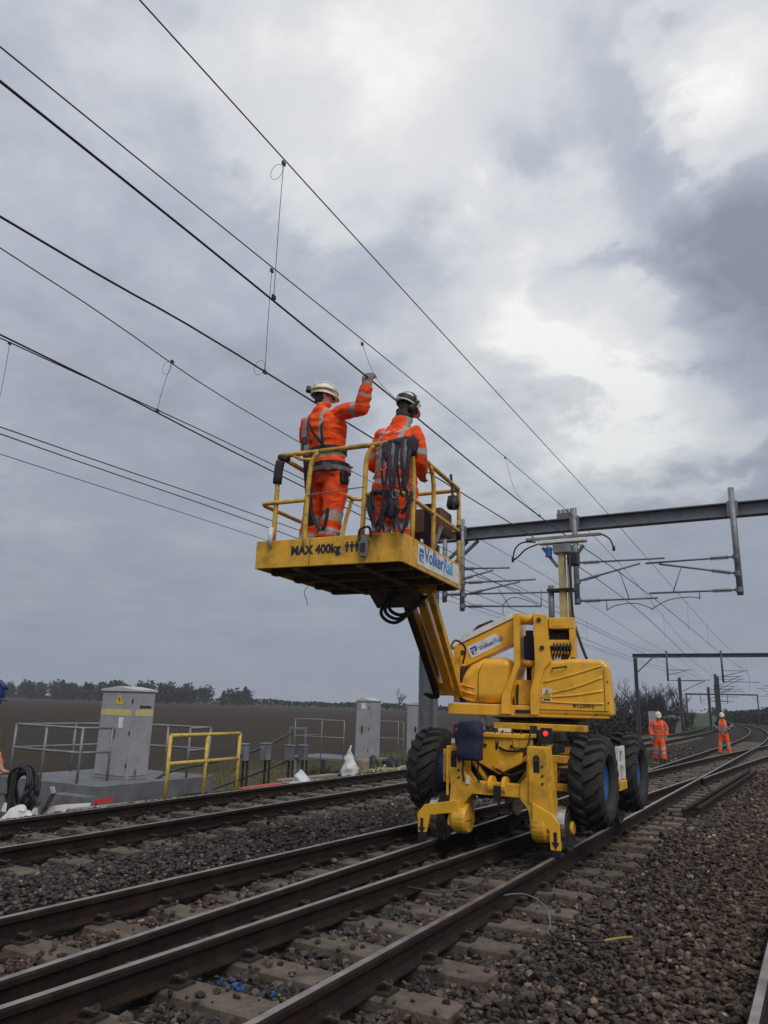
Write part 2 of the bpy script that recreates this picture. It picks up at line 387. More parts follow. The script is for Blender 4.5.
def tex(kind, scale, vec=None, **kw):
    n = N(kind); n.inputs['Scale'].default_value = scale; LK(vec if vec is not None else pos, n.inputs['Vector'])
    for a, b in kw.items(): n.inputs[a].default_value = b
    return n
nA = tex('ShaderNodeTexNoise', 1.1, Detail=6).outputs[0]; nB = tex('ShaderNodeTexNoise', .35, Detail=8).outputs[0]; nF = tex('ShaderNodeTexNoise', 25, Detail=6).outputs[0]
vor = tex('ShaderNodeTexVoronoi', 17); vcol = N('ShaderNodeSeparateColor'); LK(vor.outputs['Color'], vcol.inputs[0])
bal = mixc(vcol.outputs[0], (.020, .017, .015, 1), (.075, .064, .055, 1))
bal = mixc(mrange(vor.outputs['Distance'], .25, .6, 0, .55), bal, (.012, .011, .010, 1))
rusty = mrange(fmath('ADD', xs, fmath('MULTIPLY', nA, 1.2)), -2.2, -.4, 0, .55)
bal = mixc(rusty, bal, mixc(vcol.outputs[1], (.022, .015, .011, 1), (.062, .043, .031, 1)))
grass = mixc(nB, (.055, .058, .022, 1), (.13, .11, .05, 1)); grass = mixc(mrange(nA, .45, .7, 0, .8), grass, (.10, .075, .045, 1))
mp = N('ShaderNodeMapping'); LK(pos, mp.inputs[0]); mp.inputs['Scale'].default_value = (1, .05, 1); mp.inputs['Rotation'].default_value = (0, 0, R(35))
fur = tex('ShaderNodeTexNoise', .9, mp.outputs[0], Detail=6).outputs[0]
field = mixc(fur, (.026, .019, .013, 1), (.068, .050, .035, 1)); field = mixc(mrange(nB, .35, .75, 0, .5), field, (.045, .040, .026, 1))
f_gr = mrange(fmath('ADD', xs, fmath('MULTIPLY', fmath('SUBTRACT', nA, .5), 1.6)), -11.2, -10.2, 1, 0)
f_fd = mrange(fmath('ADD', xs, fmath('MULTIPLY', fmath('SUBTRACT', nB, .5), 5)), -19, -15, 1, 0)
col = mixc(f_fd, mixc(f_gr, bal, grass), field)
f_r = mrange(xs, 3.2, 4.5, 0, 1); col = mixc(f_r, col, grass)
LK(col, B.inputs['Base Color'])
bp_ = N('ShaderNodeBump'); bp_.inputs['Strength'].default_value = .9; bp_.inputs['Distance'].default_value = .05
hgt = fmath('ADD', fmath('MULTIPLY', vor.outputs['Distance'], -1.0), fmath('MULTIPLY', nF, .3)); LK(hgt, bp_.inputs['Height']); LK(bp_.outputs[0], B.inputs['Normal'])
me.materials.append(gm); struct(link('ground', me))

# ------------------------------------------------------------------ ballast stones (real stones, nobody could count them)
P_cam = np.array([0, 0, HCAM]); fN, rN, uN = np.array(fwd), np.array(rt), np.array(up)
def view(p):
    v = p-P_cam; w = v@fN; return 384+740*(v@rN)/w, 512-740*(v@uN)/w, w
def scatter(n, x0, x1, y0, y1):
    p = np.stack([rng.uniform(x0, x1, n), rng.uniform(y0, y1, n), np.full(n, -.2)], 1)
    px, py, w = view(p); keep = (w > 1.2) & (px > -220) & (px < 1000) & (py < 1180)
    dist = np.hypot(p[:, 0], p[:, 1]); keep &= rng.uniform(0, 1, n) < np.clip((8.5/np.maximum(dist, .1))**2, .05, 1)
    p = p[keep]; dist = dist[keep]; xs_ = p[:, 0]
    ok = np.ones(len(p), bool)
    for (a, b, y) in SLEEPERS:
        if y > 45: continue
        ok &= ~((xs_ > a-.01) & (xs_ < b+.01) & (np.abs(p[:, 1]-y) < .135) & (rng.uniform(0, 1, len(p)) > .07))
    for fx, ymax in ((xR1, 21), (xR2, 99), (xR3, 21), (xR4, 99), (lambda y: xD1(y) if y > 20 else 99, 99), (lambda y: xD2(y) if y > 20 else 99, 99), (xA, 99), (xB, 99), (lambda y: -.40+.012*(y-5), 99)):
        xr = np.array([fx(y) for y in p[:, 1]]); ok &= ~((np.abs(xs_-xr) < .10) & (p[:, 1] < ymax))
    return p[ok], dist[ok]
p, dist = scatter(430000, -12.0, 2.4, 1.2, 44)
n = len(p)
g = (1+5**.5)/2
ico = np.array([(-1,g,0),(1,g,0),(-1,-g,0),(1,-g,0),(0,-1,g),(0,1,g),(0,-1,-g),(0,1,-g),(g,0,-1),(g,0,1),(-g,0,-1),(-g,0,1)]); ico /= np.linalg.norm(ico[0])
icf = np.array([(0,11,5),(0,5,1),(0,1,7),(0,7,10),(0,10,11),(1,5,9),(5,11,4),(11,10,2),(10,7,6),(7,1,8),(3,9,4),(3,4,2),(3,2,6),(3,6,8),(3,8,9),(4,9,5),(2,4,11),(6,2,10),(8,6,7),(9,8,1)])
size = rng.uniform(.012, .031, n)*np.where(rng.uniform(0, 1, n) < .08, 1.35, 1)*np.clip(dist/9, 1, 1.7)
sc = np.stack([size*rng.uniform(.85, 1.35, n), size*rng.uniform(.7, 1.1, n), size*rng.uniform(.5, .95, n)], 1)
V = ico[None]*rng.uniform(.58, 1.3, (n, 12, 1))*sc[:, None]
a, b = rng.uniform(0, 6.28, n), rng.normal(0, .5, n)
ca, sa, cbb, sbb = np.cos(a), np.sin(a), np.cos(b), np.sin(b)
x_, y_, z_ = V[..., 0], V[..., 1]*cbb[:, None]-V[..., 2]*sbb[:, None], V[..., 1]*sbb[:, None]+V[..., 2]*cbb[:, None]
V = np.stack([x_*ca[:, None]-y_*sa[:, None], x_*sa[:, None]+y_*ca[:, None], z_], 2)
base = np.array([gz(q[0], q[1]) for q in p])+rng.uniform(.0, .035, n)
six = ((p[:, 0] > -6.6) & (p[:, 0] < -5.6)) | (p[:, 0] > -1.9)
on_sl = np.zeros(n, bool)
for (a_, b_, y_s) in SLEEPERS:
    if y_s < 45: on_sl |= (p[:, 0] > a_) & (p[:, 0] < b_) & (np.abs(p[:, 1]-y_s) < .14)
base = np.where(on_sl, SZ+size*.35, base)
base += np.where(six & ~on_sl, rng.uniform(0, .04, n), 0)

V += np.stack([p[:, 0], p[:, 1], base], 1)[:, None]
F_ = (icf[None]+12*np.arange(n)[:, None, None]).reshape(-1, 3)
me = bpy.data.meshes.new('ballast'); me.vertices.add(n*12); me.vertices.foreach_set('co', V.reshape(-1).astype(np.float32))
me.loops.add(len(F_)*3); me.loops.foreach_set('vertex_index', F_.reshape(-1).astype(np.int32)); me.polygons.add(len(F_)); me.polygons.foreach_set('loop_start', np.arange(0, len(F_)*3, 3, dtype=np.int32))
me.update(calc_edges=True); me.shade_flat()
lum = np.exp(rng.normal(-3.25, .58, n)); warm = np.clip((p[:, 0]+2.6+rng.normal(0, .6, n))/2.2, 0, 1)*.55+.45+((p[:, 0] > -4.9) & (p[:, 0] < -4))*.25
tint = lum[:, None]*((1-warm[:, None])*np.array([.98, .97, 1.0])+warm[:, None]*np.array([1.70, 1.08, .72]))
def paint(cx_, cy_, rad, rgb, prob):
    m_ = (np.hypot(p[:, 0]-cx_, (p[:, 1]-cy_)) < rad) & (rng.uniform(0, 1, n) < prob); tint[m_] = np.array(rgb)*rng.uniform(.6, 1.3, (m_.sum(), 1))
paint(-3.32, 4.08, .13, (.016, .085, .25), .38); paint(-3.03, 4.12, .08, (.016, .085, .25), .4); paint(-4.42, 4.62, .16, (.30, .25, .11), .5); paint(-4.6, 4.4, .2, (.16, .10, .08), .5)
tc_ = np.ones((n*12, 4), np.float32); tc_[:, :3] = np.repeat(tint, 12, 0)
at_ = me.color_attributes.new('tint', 'FLOAT_COLOR', 'POINT'); at_.data.foreach_set('color', tc_.reshape(-1)); me.materials.append(M['stone'])
o = link('ballast', me); o['kind'] = 'stuff'; tag(o, 'dark grey and brown crushed stone ballast between and beside the rails', 'ballast')

# ------------------------------------------------------------------ overhead line portals
def insulator(a, b, parent, r=.058, n=8):
    a, b = Vector(a), Vector(b); d = (b-a); prof = []
    L = d.length
    for i in range(n): prof += [(.018, L*i/n), (r, L*(i+.35)/n), (r, L*(i+.55)/n), (.018, L*(i+.9)/n)]
    prof = [(.001, 0)]+prof+[(.001, L)]
    return MB().lathe(prof, a, d, 8).build('insulator', 'insulator', parent, True)
def hbeam(mb, a, b, w, h, t=.025, upv=(0, 0, 1)):
    a, b = Vector(a), Vector(b); d = (b-a).normalized(); q = d.cross(Vector(upv)).normalized(); u = q.cross(d)
    mb.bar(a+u*(h/2-t/2), b+u*(h/2-t/2), w, t, 0, upv); mb.bar(a-u*(h/2-t/2), b-u*(h/2-t/2), w, t, 0, upv); mb.bar(a, b, t*.7, h-2*t, 0, upv)
def tubes(parent, Y, segs, r=.02, yoff=0):
    for (x0, z0), (x1, z1) in segs: MB().tube([(x0, Y+yoff, z0), (x1, Y+yoff, z1)], r, 6).build('registration_tube', 'galv_dark', parent, True)
p1 = thing('overhead_line_portal', 'near grey steel portal with cantilevers above the machine', 'line portal', (-9.75, 20.2, -.4))
mb = MB(); hbeam(mb, (-10.0, 20.2, 6.55), (3.9, 20.2, 6.56), .30, .36, .03); mb.build('beam', 'galv_dark', p1, bevel=.004, seg=1)
for i, x in enumerate((-9.75, 3.6)):
    mb = MB(); hbeam(mb, (x, 20.2, -.5), (x, 20.2, 6.3), .30, .50, .03, (1, 0, 0))
    mb.box((x-.32, 19.9, -.5), (x+.32, 20.5, -.3)); mb.build('mast', 'galv_dark', p1, bevel=.004, seg=1)
MB().box((-9.86, 19.935, 3.05), (-9.70, 19.945, 3.35)).build('number_plate', 'white_paint', p1)
for x, z0, z1 in ((-5.22, 4.28, 6.98), (-1.21, 4.36, 7.1), (-9.17, 4.5, 7.2), (-8.6, 4.22, 6.98)):
    MB().tube([(x, 20.02, z0), (x, 20.02, z1)], .075, 10).build('drop_post', 'galvanised', p1, True)
    MB().box((x-.13, 19.99, 6.35), (x+.13, 20.045, 6.75)).build('clamp_plate', 'galv_dark', p1)
for a, b in (((-8.16, 6.33), (-9.66, 5.1)), ((-8.5, 6.33), (-9.66, 5.4)), ((2.3, 6.35), (3.5, 5.3))):
    MB().bar((a[0], 20.2, a[1]), (b[0], 20.2, b[1]), .08, .08).build('brace', 'galv_dark', p1)
ARMS = [((-5.14, 5.42), (-2.91, 5.40)), ((-5.14, 4.92), (-3.53, 5.30)), ((-5.14, 4.37), (-3.14, 4.37)), ((-1.28, 5.32), (-3.39, 5.29)), ((-1.28, 4.90), (-3.06, 5.25)), ((-1.28, 4.49), (-3.34, 4.50)),
        ((-8.75, 5.48), (-7.13, 5.41)), ((-8.8, 5.12), (-7.63, 5.37)), ((-8.52, 5.05), (-6.37, 5.03)), ((-8.5, 4.70), (-6.83, 4.99)), ((-9.09, 4.73), (-5.98, 4.65)), ((-8.52, 4.36), (-6.23, 4.27))]
tubes(p1, 20.02, ARMS, .025)
for (x0, z0), (x1, z1) in ARMS:
    a, b = Vector((x0, 20.02, z0)), Vector((x1, 20.02, z1)); d = (b-a).normalized(); insulator(a+d*.12, a+d*.55, p1)
    MB().lathe([(.001, -.06), (.09, -.06), (.09, .06), (.001, .06)], a-d*.06, (0, 0, 1), 8).build('post_clamp', 'galv_dark', p1)
tubes(p1, 20.02, [((-4.07, 5.13), (-3.86, 4.39)), ((-2.53, 5.11), (-2.77, 4.48)), ((-8.14, 5.22), (-6.81, 4.72)), ((-7.47, 4.81), (-7.17, 4.33)), ((-6.22, 4.72), (-6.23, 4.25)), ((-4.44, 4.4), (-4.44, 4.1)), ((-2.14, 4.5), (-2.14, 4.3))], .014)
for pts in ([(-4.44, 4.1), (-4.2, 4.22), (-3.69, 4.25), (-3.25, 4.08)], [(-2.14, 4.32), (-2.4, 4.36), (-2.9, 4.3), (-3.33, 4.08)], [(-7.35, 4.1), (-7.3, 4.4), (-7.0, 4.55), (-6.5, 4.4), (-6.3, 4.28)]):
    MB().tube(curvepts([(x, 20.02, z) for x, z in pts], 5), .013, 5).build('steady_arm', 'galv_dark', p1, True)
MB().box((-5.75, 20.12, 6.76), (-5.3, 20.28, 6.9)).build('beam_fitting', 'galv_dark', p1)
for k in range(4): MB().lathe([(.001, 0), (.05, 0), (.05, .12), (.001, .12)], (-5.7+.12*k, 20.2, 6.9), (0, 0, 1), 8).build('beam_bolt', 'galvanised', p1)

def portal(label, Y, xl, xr, zb, drops):
    xo = bend(Y)
    t = thing('overhead_line_portal', label, 'line portal', (xl+xo, Y, -.4))
    mb = MB(); hbeam(mb, (xl+xo-.2, Y, zb), (xr+xo+.2, Y, zb), .22, .30, .03); mb.build('beam', 'mast_dark', t)
    for x, s_ in ((xl+xo, 1), (xr+xo, -1)):
        mb = MB(); hbeam(mb, (x, Y, -.6), (x, Y, zb-.18), .22, .26, .03, (1, 0, 0)); mb.build('mast', 'mast_dark', t)
        MB().bar((x+s_*.1, Y, zb-1.3), (x+s_*1.3, Y, zb-.18), .08, .08).build('brace', 'mast_dark', t)
    for x, z0, sg in drops:
        MB().tube([(x+xo, Y-.2, z0), (x+xo, Y-.2, zb+.35)], .07, 8).build('drop_post', 'mast_dark', t, True)
        for dz, ln, dz2 in ((.85, 1.7, 0), (.45, 1.4, .35), (.05, 2.4, -.02)):
            MB().tube([(x+xo, Y-.2, z0+dz), (x+xo+sg*ln, Y-.2, z0+dz+dz2)], .022, 5).build('registration_tube', 'mast_dark', t, True)
    return t
portal('second steel portal with a plain beam behind the two orange workers', 62, -11.4, 4.2, 5.85, [(-9.0, 3.9, 1), (-5.1, 3.85, 1)])
portal('hazy last portal where the line bends away', 185, -9.5, 5, 5.9, [(-6.5, 3.9, 1), (-1.0, 3.9, -1)])
MASTS = [(74, -10.2, 4.7, 1, 'slim dark mast left of the standing worker by the bare wood'), (90, -9.5, 4.4, 1, 'short dark mast just left of the standing worker'), (86, -8.3, 5.6, 1, 'tall dark mast behind the standing worker, left of a twin pair'), (87.5, -8.25, 5.4, 1, 'dark mast behind the standing worker, right of a twin pair'),
         (104, -7.3, 5.2, 1, 'far slim mast to the right of the standing worker'), (112, -8.2, 4.8, 1, 'very distant thin mast beside the curving rails'), (130, 2.4, 6.2, -1, 'distant mast on the right side of the line'), (142, 2.4, 6.2, -1, 'most distant mast at the right edge of the line')]
for Y, x, h, s_, lab in MASTS:
    X = x if Y < 92 else x+bend(Y)
    t = thing('overhead_line_mast', lab, 'line mast', (X, Y, -.4), 'single masts along the line')
    mb = MB(); hbeam(mb, (X, Y, -.6), (X, Y, h), .2, .26, .03, (1, 0, 0)); mb.build('post', 'mast_dark', t)
    MB().tube([(X, Y, h-.25), (X+s_*2.6, Y, h-.2)], .03, 5).build('cantilever', 'mast_dark', t); MB().tube([(X, Y, h-1.3), (X+s_*2.2, Y, h-.25)], .03, 5).build('stay_tube', 'mast_dark', t)
    MB().tube([(X, Y, h-1.5), (X+s_*2.5, Y, h-1.5)], .025, 5).build('registration_tube', 'mast_dark', t)

# ------------------------------------------------------------------ wires
def wire(name, label, pts, r, cat='overhead wire'):
    o = MB().tube(curvepts(pts, 6), r, 6).build(name, 'wire', None, True); return tag(o, label, cat, 'overhead wires')
BX = bend
w1 = wire('catenary_wire', 'topmost thin wire crossing the cloud from the top edge', [(-3.5, -6, 6.5), (-3.5, 2.6, 6.08), (-3.5, 15.6, 5.78), (-3.4, 20.1, 5.5), (-3.5, 41, 5.0), (-3.9, 61.8, 5.4), (-3.6+BX(90), 90, 4.95), (-3.6+BX(117), 117, 5.3), (-3.6+BX(164), 164, 5.3)], .0058)
w3 = wire('contact_wire', 'thick lower wire that the raised hand touches', [(-3.5, -6, 4.75), (-3.5, 1.8, 4.71), (-3.5, 5.77, 4.63), (-3.5, 11.3, 4.51), (-3.3, 20.1, 4.42), (-3.45, 41, 4.3), (-3.7, 61.8, 4.25), (-3.5+BX(117), 117, 4.3), (-3.5+BX(164), 164, 4.3)], .0085)
w2 = wire('catenary_wire', 'thin wire crossing just above the thick wire of the raised hand', [(-4.2, -6, 5.55), (-4.2, 2.14, 5.59), (-4.2, 11.64, 5.73), (-4.1, 20.1, 5.38), (-5.2, 41, 4.95), (-6.3, 61.8, 5.3), (-7.2+BX(117), 117, 5.2)], .0058)
w4 = wire('contact_wire', 'thick wire that passes behind the left worker at shoulder height', [(-4.2, -6, 4.3), (-4.2, 2.34, 4.44), (-4.2, 5.8, 4.53), (-4.0, 20.1, 4.4), (-5.1, 41, 4.25), (-6.2, 61.8, 4.2), (-7.1+BX(117), 117, 4.3)], .0085)
w5 = wire('catenary_wire', 'thin wire running down toward the left corner of the basket rail', [(-5.7, -6, 5.6), (-5.7, 3.23, 5.21), (-5.7, 7.47, 4.92), (-6.0, 20.1, 5.05), (-6.8, 41, 4.9), (-7.4, 61.8, 5.2)], .0058)
w6 = wire('contact_wire', 'thick wire of the close pair meeting the left basket rail', [(-5.7, -6, 4.5), (-5.7, 3.36, 4.45), (-5.7, 7.31, 4.34), (-6.2, 20.1, 4.3), (-6.8, 41, 4.25), (-7.2, 61.8, 4.2)], .0085)
w7 = wire('catenary_wire', 'thin wire of the close pair meeting the left basket rail', [(-8, -6, 5.5), (-8, 4.72, 5.6), (-8, 9.95, 5.62), (-7.9, 20.1, 5.42), (-8, 41, 5.0), (-8.1, 61.8, 5.3), (-8+BX(117), 117, 5.2)], .0085)
w8 = wire('contact_wire', 'upper wire of the low close pair at the left edge', [(-8, -6, 4.5), (-8, 4.91, 4.535), (-8, 10.06, 4.6), (-7.7, 20.1, 4.5), (-8, 41, 4.3), (-8, 61.8, 4.25), (-8+BX(117), 117, 4.3)], .008)
w9 = wire('contact_wire', 'lower wire of the low close pair at the left edge', [(-8.1, -6, 4.55), (-8.1, 4.98, 4.49), (-8.1, 10.2, 4.49), (-8.0, 20.1, 4.3), (-8.2, 41, 4.25), (-8.2, 61.8, 4.2)], .008)
w10 = wire('feeder_wire', 'lowest single wire at the left edge below the others', [(-9.9, -6, 4.86), (-9.9, 6.14, 4.86), (-9.9, 12.16, 4.87), (-9.8, 20.1, 4.8), (-10.6, 61.8, 4.9)], .0065)
def dropper(w, pts, loop=True, loop_at=0):
    o = MB().tube(curvepts(pts, 5), .003, 5).build('dropper', 'wire', w, True)
    for e_ in (0, -1):
        p_ = Vector(pts[e_]); MB().box(p_-Vector((.008, .02, .018)), p_+Vector((.008, .02, .018))).build('dropper_clip', 'wire', o)
    if loop:
        q = Vector(pts[loop_at]); s_ = -1 if loop_at == 0 else 1
        c = q+Vector((-.07, 0, s_*.06)); MB().tube([c+Vector((math.cos(t_)*.065, 0, math.sin(t_)*.075)) for t_ in np.linspace(0, 6.28, 15)], .002, 4).build('dropper_loop', 'wire', o)
dropper(w1, [(-3.5, 4.25, 5.99), (-3.505, 4.25, 5.4), (-3.5, 4.25, 4.70)])
dropper(w2, [(-4.2, 5.04, 5.60), (-4.2, 5.04, 5.1), (-4.2, 5.05, 4.52)], True, -1)
dropper(w5, [(-5.7, 5.29, 5.05), (-5.7, 5.2, 4.7), (-5.7, 5.16, 4.43)])
dropper(w7, [(-8, 4.85, 5.59), (-8, 4.85, 5.1), (-8, 4.83, 4.55)], True, -1)
dropper(w2, [(-4.2, 6.78, 5.62), (-3.95, 6.72, 5.1), (-3.5, 6.6, 4.62)], False)
dropper(w2, [(-4.2, 11.64, 5.72), (-3.95, 11.5, 5.0), (-3.5, 11.3, 4.52)], True, -1)
for yy, ww, a, b in ((28, w1, 5.32, 4.38), (34, w1, 5.13, 4.34), (50, w1, 5.13, 4.28), (30, w2, 5.15, 4.33), (47, w2, 5.0, 4.23), (32, w7, 5.2, 4.38), (49, w7, 5.1, 4.28), (14, w7, 5.56, 4.55)):
    xx = {w1.name: -3.43, w2.name: -4.55 if yy < 40 else -5.5, w7.name: -7.98}[ww.name]; dropper(ww, [(xx, yy, a), (xx, yy, b)], False)

# ------------------------------------------------------------------ lineside cabinets, platforms and bits
def rail_run(mb, pts, r=.024): mb.tube(pts, r, 8)
def handrail(parent, base, z0, ztop, zmid, m='galvanised', closed=False, r=.024):
    pts = base
    for p_ in pts: MB().tube([(p_[0], p_[1], z0), (p_[0], p_[1], ztop)], r, 8).build('post', m, parent, True)
    for nm, z in (('top_rail', ztop), ('mid_rail', zmid)): MB().tube([(p_[0], p_[1], z) for p_ in pts], r, 8).build(nm, m, parent, True)
pf = thing('equipment_platform', 'grey steel platform with handrails carrying the large cabinet', 'platform', (-12, 11, -.7))
MB().box((-13.6, 9.55, -.06), (-10.95, 12.4, -.02)).build('deck', 'platform_grey', pf)
for a, b in (((-13.6, 9.5, -.32), (-10.9, 9.55, -.02)), ((-10.95, 9.55, -.32), (-10.9, 12.4, -.02)), ((-13.6, 12.4, -.32), (-10.9, 12.45, -.02)), ((-13.65, 9.5, -.32), (-13.6, 12.45, -.02))): MB().box(a, b).build('fascia', 'platform_grey', pf)
for x, y in ((-13.5, 9.6), (-11.0, 9.6), (-11.0, 12.3), (-13.5, 12.3), (-12.2, 9.6)): MB().box((x-.06, y-.06, -.95), (x+.06, y+.06, -.06)).build('leg', 'galvanised', pf)
MB().box((-11.7, 9.2, -.45), (-10.85, 9.48, -.16)).build('step', 'platform_grey', pf)
handrail(pf, [(-11.55, 10.25), (-11.6, 9.62), (-12.6, 9.62), (-13.5, 9.62), (-13.5, 11), (-13.5, 12.3), (-12.2, 12.35), (-11.0, 12.35), (-11.0, 11.75)], -.02, .93, .5)
def cabinet(name, label, x0, x1, y0, y1, z0, z1, band=True, door_x=True):
    t = thing(name, label, 'cabinet', ((x0+x1)/2, (y0+y1)/2, z0))
    MB().box((x0, y0, z0), (x1, y1, z1-.07)).build('body', 'cabinet', t, bevel=.01)
    xm = (x0+x1)/2
    MB().prism([(x0-.03, z1-.07), (x1+.03, z1-.07), (x1+.03, z1-.03), (xm, z1+.03), (x0-.03, z1-.03)], y0-.03, y1+.03).build('roof', 'cabinet_roof', t, bevel=.006)
    d = MB().box((x0+.03, y0-.018, z0+.06), (x1-.03, y0-.002, z1-.12)).build('door', 'cabinet', t, bevel=.004)
    MB().box((x0+(x1-x0)*.47, y0-.06, z0+(z1-z0)*.44), (x0+(x1-x0)*.53, y0-.02, z0+(z1-z0)*.54)).build('handle', 'dark_steel', d)
    MB().box((x1+.002, y0+.04, z0+.06), (x1+.016, y1-.04, z1-.12)).build('side_panel', 'cabinet', t, bevel=.004)
    for k in (.15, .5, .85): MB().tube([(x1-.03, y0-.022, z0+(z1-z0)*k-.04), (x1-.03, y0-.022, z0+(z1-z0)*k+.04)], .012, 6).build('hinge', 'dark_steel', d)
    return t, d
cb1, d1 = cabinet('equipment_cabinet', 'large grey cabinet with a yellow band and warning triangle on the platform', -12.36, -11.45, 10.62, 11.15, -.02, 1.68)
MB().box((-12.33, 10.598, 1.15), (-11.48, 10.602, 1.27)).build('band', 'cabinet_band', d1); MB().box((-11.434, 10.66, 1.15), (-11.43, 11.11, 1.27)).build('band', 'cabinet_band', cb1)
MB().prism([(-11.95, 1.36), (-11.73, 1.36), (-11.84, 1.56)], 10.596, 10.6).build('warning_triangle', 'warning_yellow', d1)
MB().prism([(-11.845, 1.51), (-11.875, 1.45), (-11.84, 1.455), (-11.85, 1.39), (-11.81, 1.465), (-11.84, 1.46)], 10.592, 10.595).build('warning_bolt', 'sign_dark', d1)
MB().box((-11.80, 10.596, .92), (-11.68, 10.602, 1.12)).build('notice', 'white_paint', d1)
MB().box((-11.434, 10.75, 1.30), (-11.429, 11.05, 1.345)).build('number_strip', 'dark_steel', cb1)
MB().tube([(-11.40, 10.78, .02), (-11.40, 10.78, .18)], .02, 6).build('cable_gland', 'bright_steel', cb1)
cb2, d2 = cabinet('equipment_cabinet', 'narrow grey cabinet with a sloping lid behind the white bags', -12.2, -11.7, 20.2, 20.85, -.1, 1.66)
MB().box((-12.0, 20.174, 1.36), (-11.85, 20.18, 1.54)).build('notice', 'white_paint', d2)
cb3, d3 = cabinet('equipment_cabinet', 'pale cabinet half hidden behind the portal mast', -13.7, -12.9, 26.5, 27.2, -.3, 1.6)
pf2 = thing('equipment_platform', 'low platform with thin handrail left of the narrow cabinet', 'platform', (-12.8, 20.2, -.7))
MB().box((-14.2, 19.6, -.16), (-11.5, 21.3, -.1)).build('deck', 'platform_grey', pf2)
for x, y in ((-14.0, 19.7), (-11.7, 19.7), (-11.7, 21.2), (-14.0, 21.2)): MB().box((x-.06, y-.06, -.95), (x+.06, y+.06, -.16)).build('leg', 'galvanised', pf2)
handrail(pf2, [(-12.3, 19.7), (-13.1, 19.7), (-14.1, 19.7), (-14.1, 21.2)], -.1, 1.0, .5, r=.016)
hr3 = thing('handrail', 'thin grey handrail beyond the narrow cabinet', 'handrail', (-12.6, 23.5, -.6)); handrail(hr3, [(-12.0, 23.0), (-13.0, 23.0), (-13.0, 24.5)], -.6, .95, .4, r=.016)
yb_ = thing('safety_barrier', 'yellow tubular barrier of two rails beside the left track', 'barrier', (-10.05, 11.1, -.3))
handrail(yb_, [(-10.0, 10.2), (-10.03, 11.2), (-10.08, 12.2)], -.35, .86, .38, 'barrier_yellow', r=.034)
for y in (10.2, 11.2, 12.2): MB().box((-10.15, y-.08, -.36), (-9.9, y+.08, -.31)).build('foot', 'barrier_yellow', yb_)
for k, (x, y, h, lab) in enumerate(((-11.1, 13.6, .55, 'grey lineside box on a dark stake, nearest the yellow barrier'), (-10.95, 14.2, .55, 'grey lineside box on a dark stake, middle one right of the barrier'), (-11.3, 15.6, .45, 'dark bluish lineside box, left of a pair beyond the stakes'), (-11.1, 15.9, .45, 'dark bluish lineside box, right of a pair beyond the stakes'))):
    t = thing('lineside_box', lab, 'lineside box', (x, y, -.6), 'small boxes on stakes beside the left track'); far = k > 1
    MB().box((x-.10, y-.08, h-.34), (x+.10, y+.08, h)).build('box', 'galv_dark' if far else 'galvanised', t, bevel=.012); MB().box((x-.115, y-.095, h), (x+.115, y+.095, h+.03)).build('lid', 'galvanised', t, bevel=.008)
    for dx in (-.07, .05): MB().box((x+dx-.02, y+.08, -.7), (x+dx+.02, y+.12, h-.05)).build('stake', 'dark_steel', t)
hp = thing('hoop_post', 'thin grey hoop post on the verge behind the lineside boxes', 'post', (-11.6, 16.2, -.5)); MB().tube([(-11.75, 16.2, -.6), (-11.75, 16.2, .82), (-11.3, 16.25, .86), (-11.3, 16.25, -.6)], .025, 6).build('hoop', 'galvanised', hp); MB().box((-11.78, 16.17, .83), (-11.28, 16.28, .88)).build('cap', 'galvanised', hp)
o = MB().tube(curvepts([(-11.6, 16.1, .75), (-11.2, 14.2, .42), (-11.0, 12.6, .25), (-11.2, 11.5, .1), (-11.2, 10.8, -.2)], 6), .03, 6).build('trunk_cable', 'cable', None, True); tag(o, 'upper dark cable slung across the field edge behind the yellow barrier', 'cable')
o = MB().tube(curvepts([(-11.6, 16.1, .1), (-11.3, 14.4, -.1), (-11.2, 12.6, -.35), (-11.4, 11.9, -.45)], 6), .03, 6).build('trunk_cable', 'cable', None, True); tag(o, 'lower dark cable sagging behind the yellow barrier', 'cable')
# coil of black cable on a stake
cc = thing('cable_coil', 'coil of thick black cable standing at the left edge', 'cable coil', (-11.2, 8.1, -.5))
for k in range(7):
    a0, ww, hh = random.uniform(-.08, .08), random.uniform(.17, .27), random.uniform(.3, .38)
    MB().tube([(-11.15+math.cos(t_)*ww+a0*.4, 8.1+.035*k+.05*math.sin(t_*2), -.02+a0+math.sin(t_)*hh) for t_ in np.linspace(0, 6.28, 25)], .026, 6).build('loop', 'black', cc, True)
MB().box((-11.18, 8.0, -.7), (-11.12, 8.06, .3)).build('stake', 'dark_steel', cc)
def lump(name, label, cat, pts_fn, m, n=14, k=10):
    mb = MB(); vs = [pts_fn(i/k, 2*math.pi*j/n) for i in range(k+1) for j in range(n)]
    mb.add(vs, [(i*n+j, i*n+(j+1) % n, (i+1)*n+(j+1) % n, (i+1)*n+j) for i in range(k) for j in range(n)]+[tuple(range(n-1, -1, -1)), tuple(range(k*n, (k+1)*n))]); return tag(mb.build(name, m, None, True), label, cat)
def sack(cx, cy, cz, w, h, peak, seed):
    def f(t, a):
        r = w*(1-.15*(1-min(1, t*6)))*max(.06, (1-t)**peak)
        p_ = Vector((cx+math.cos(a)*r, cy+math.sin(a)*r*.8, cz+h*t)); q = noise.noise_vector(p_*7+Vector((seed, 0, 0)))*w*.26; return p_+q
    return f
lump('white_bag', 'tall white plastic bag with a knotted top beside the left track', 'bag', sack(-10.35, 16.9, -.32, .27, .80, .95, 3), 'white_plastic', 18, 16)
lump('white_bag', 'low crumpled white plastic bag beside the left rail', 'bag', sack(-9.85, 14.1, -.3, .27, .36, .6, 9), 'white_plastic', 18, 12)
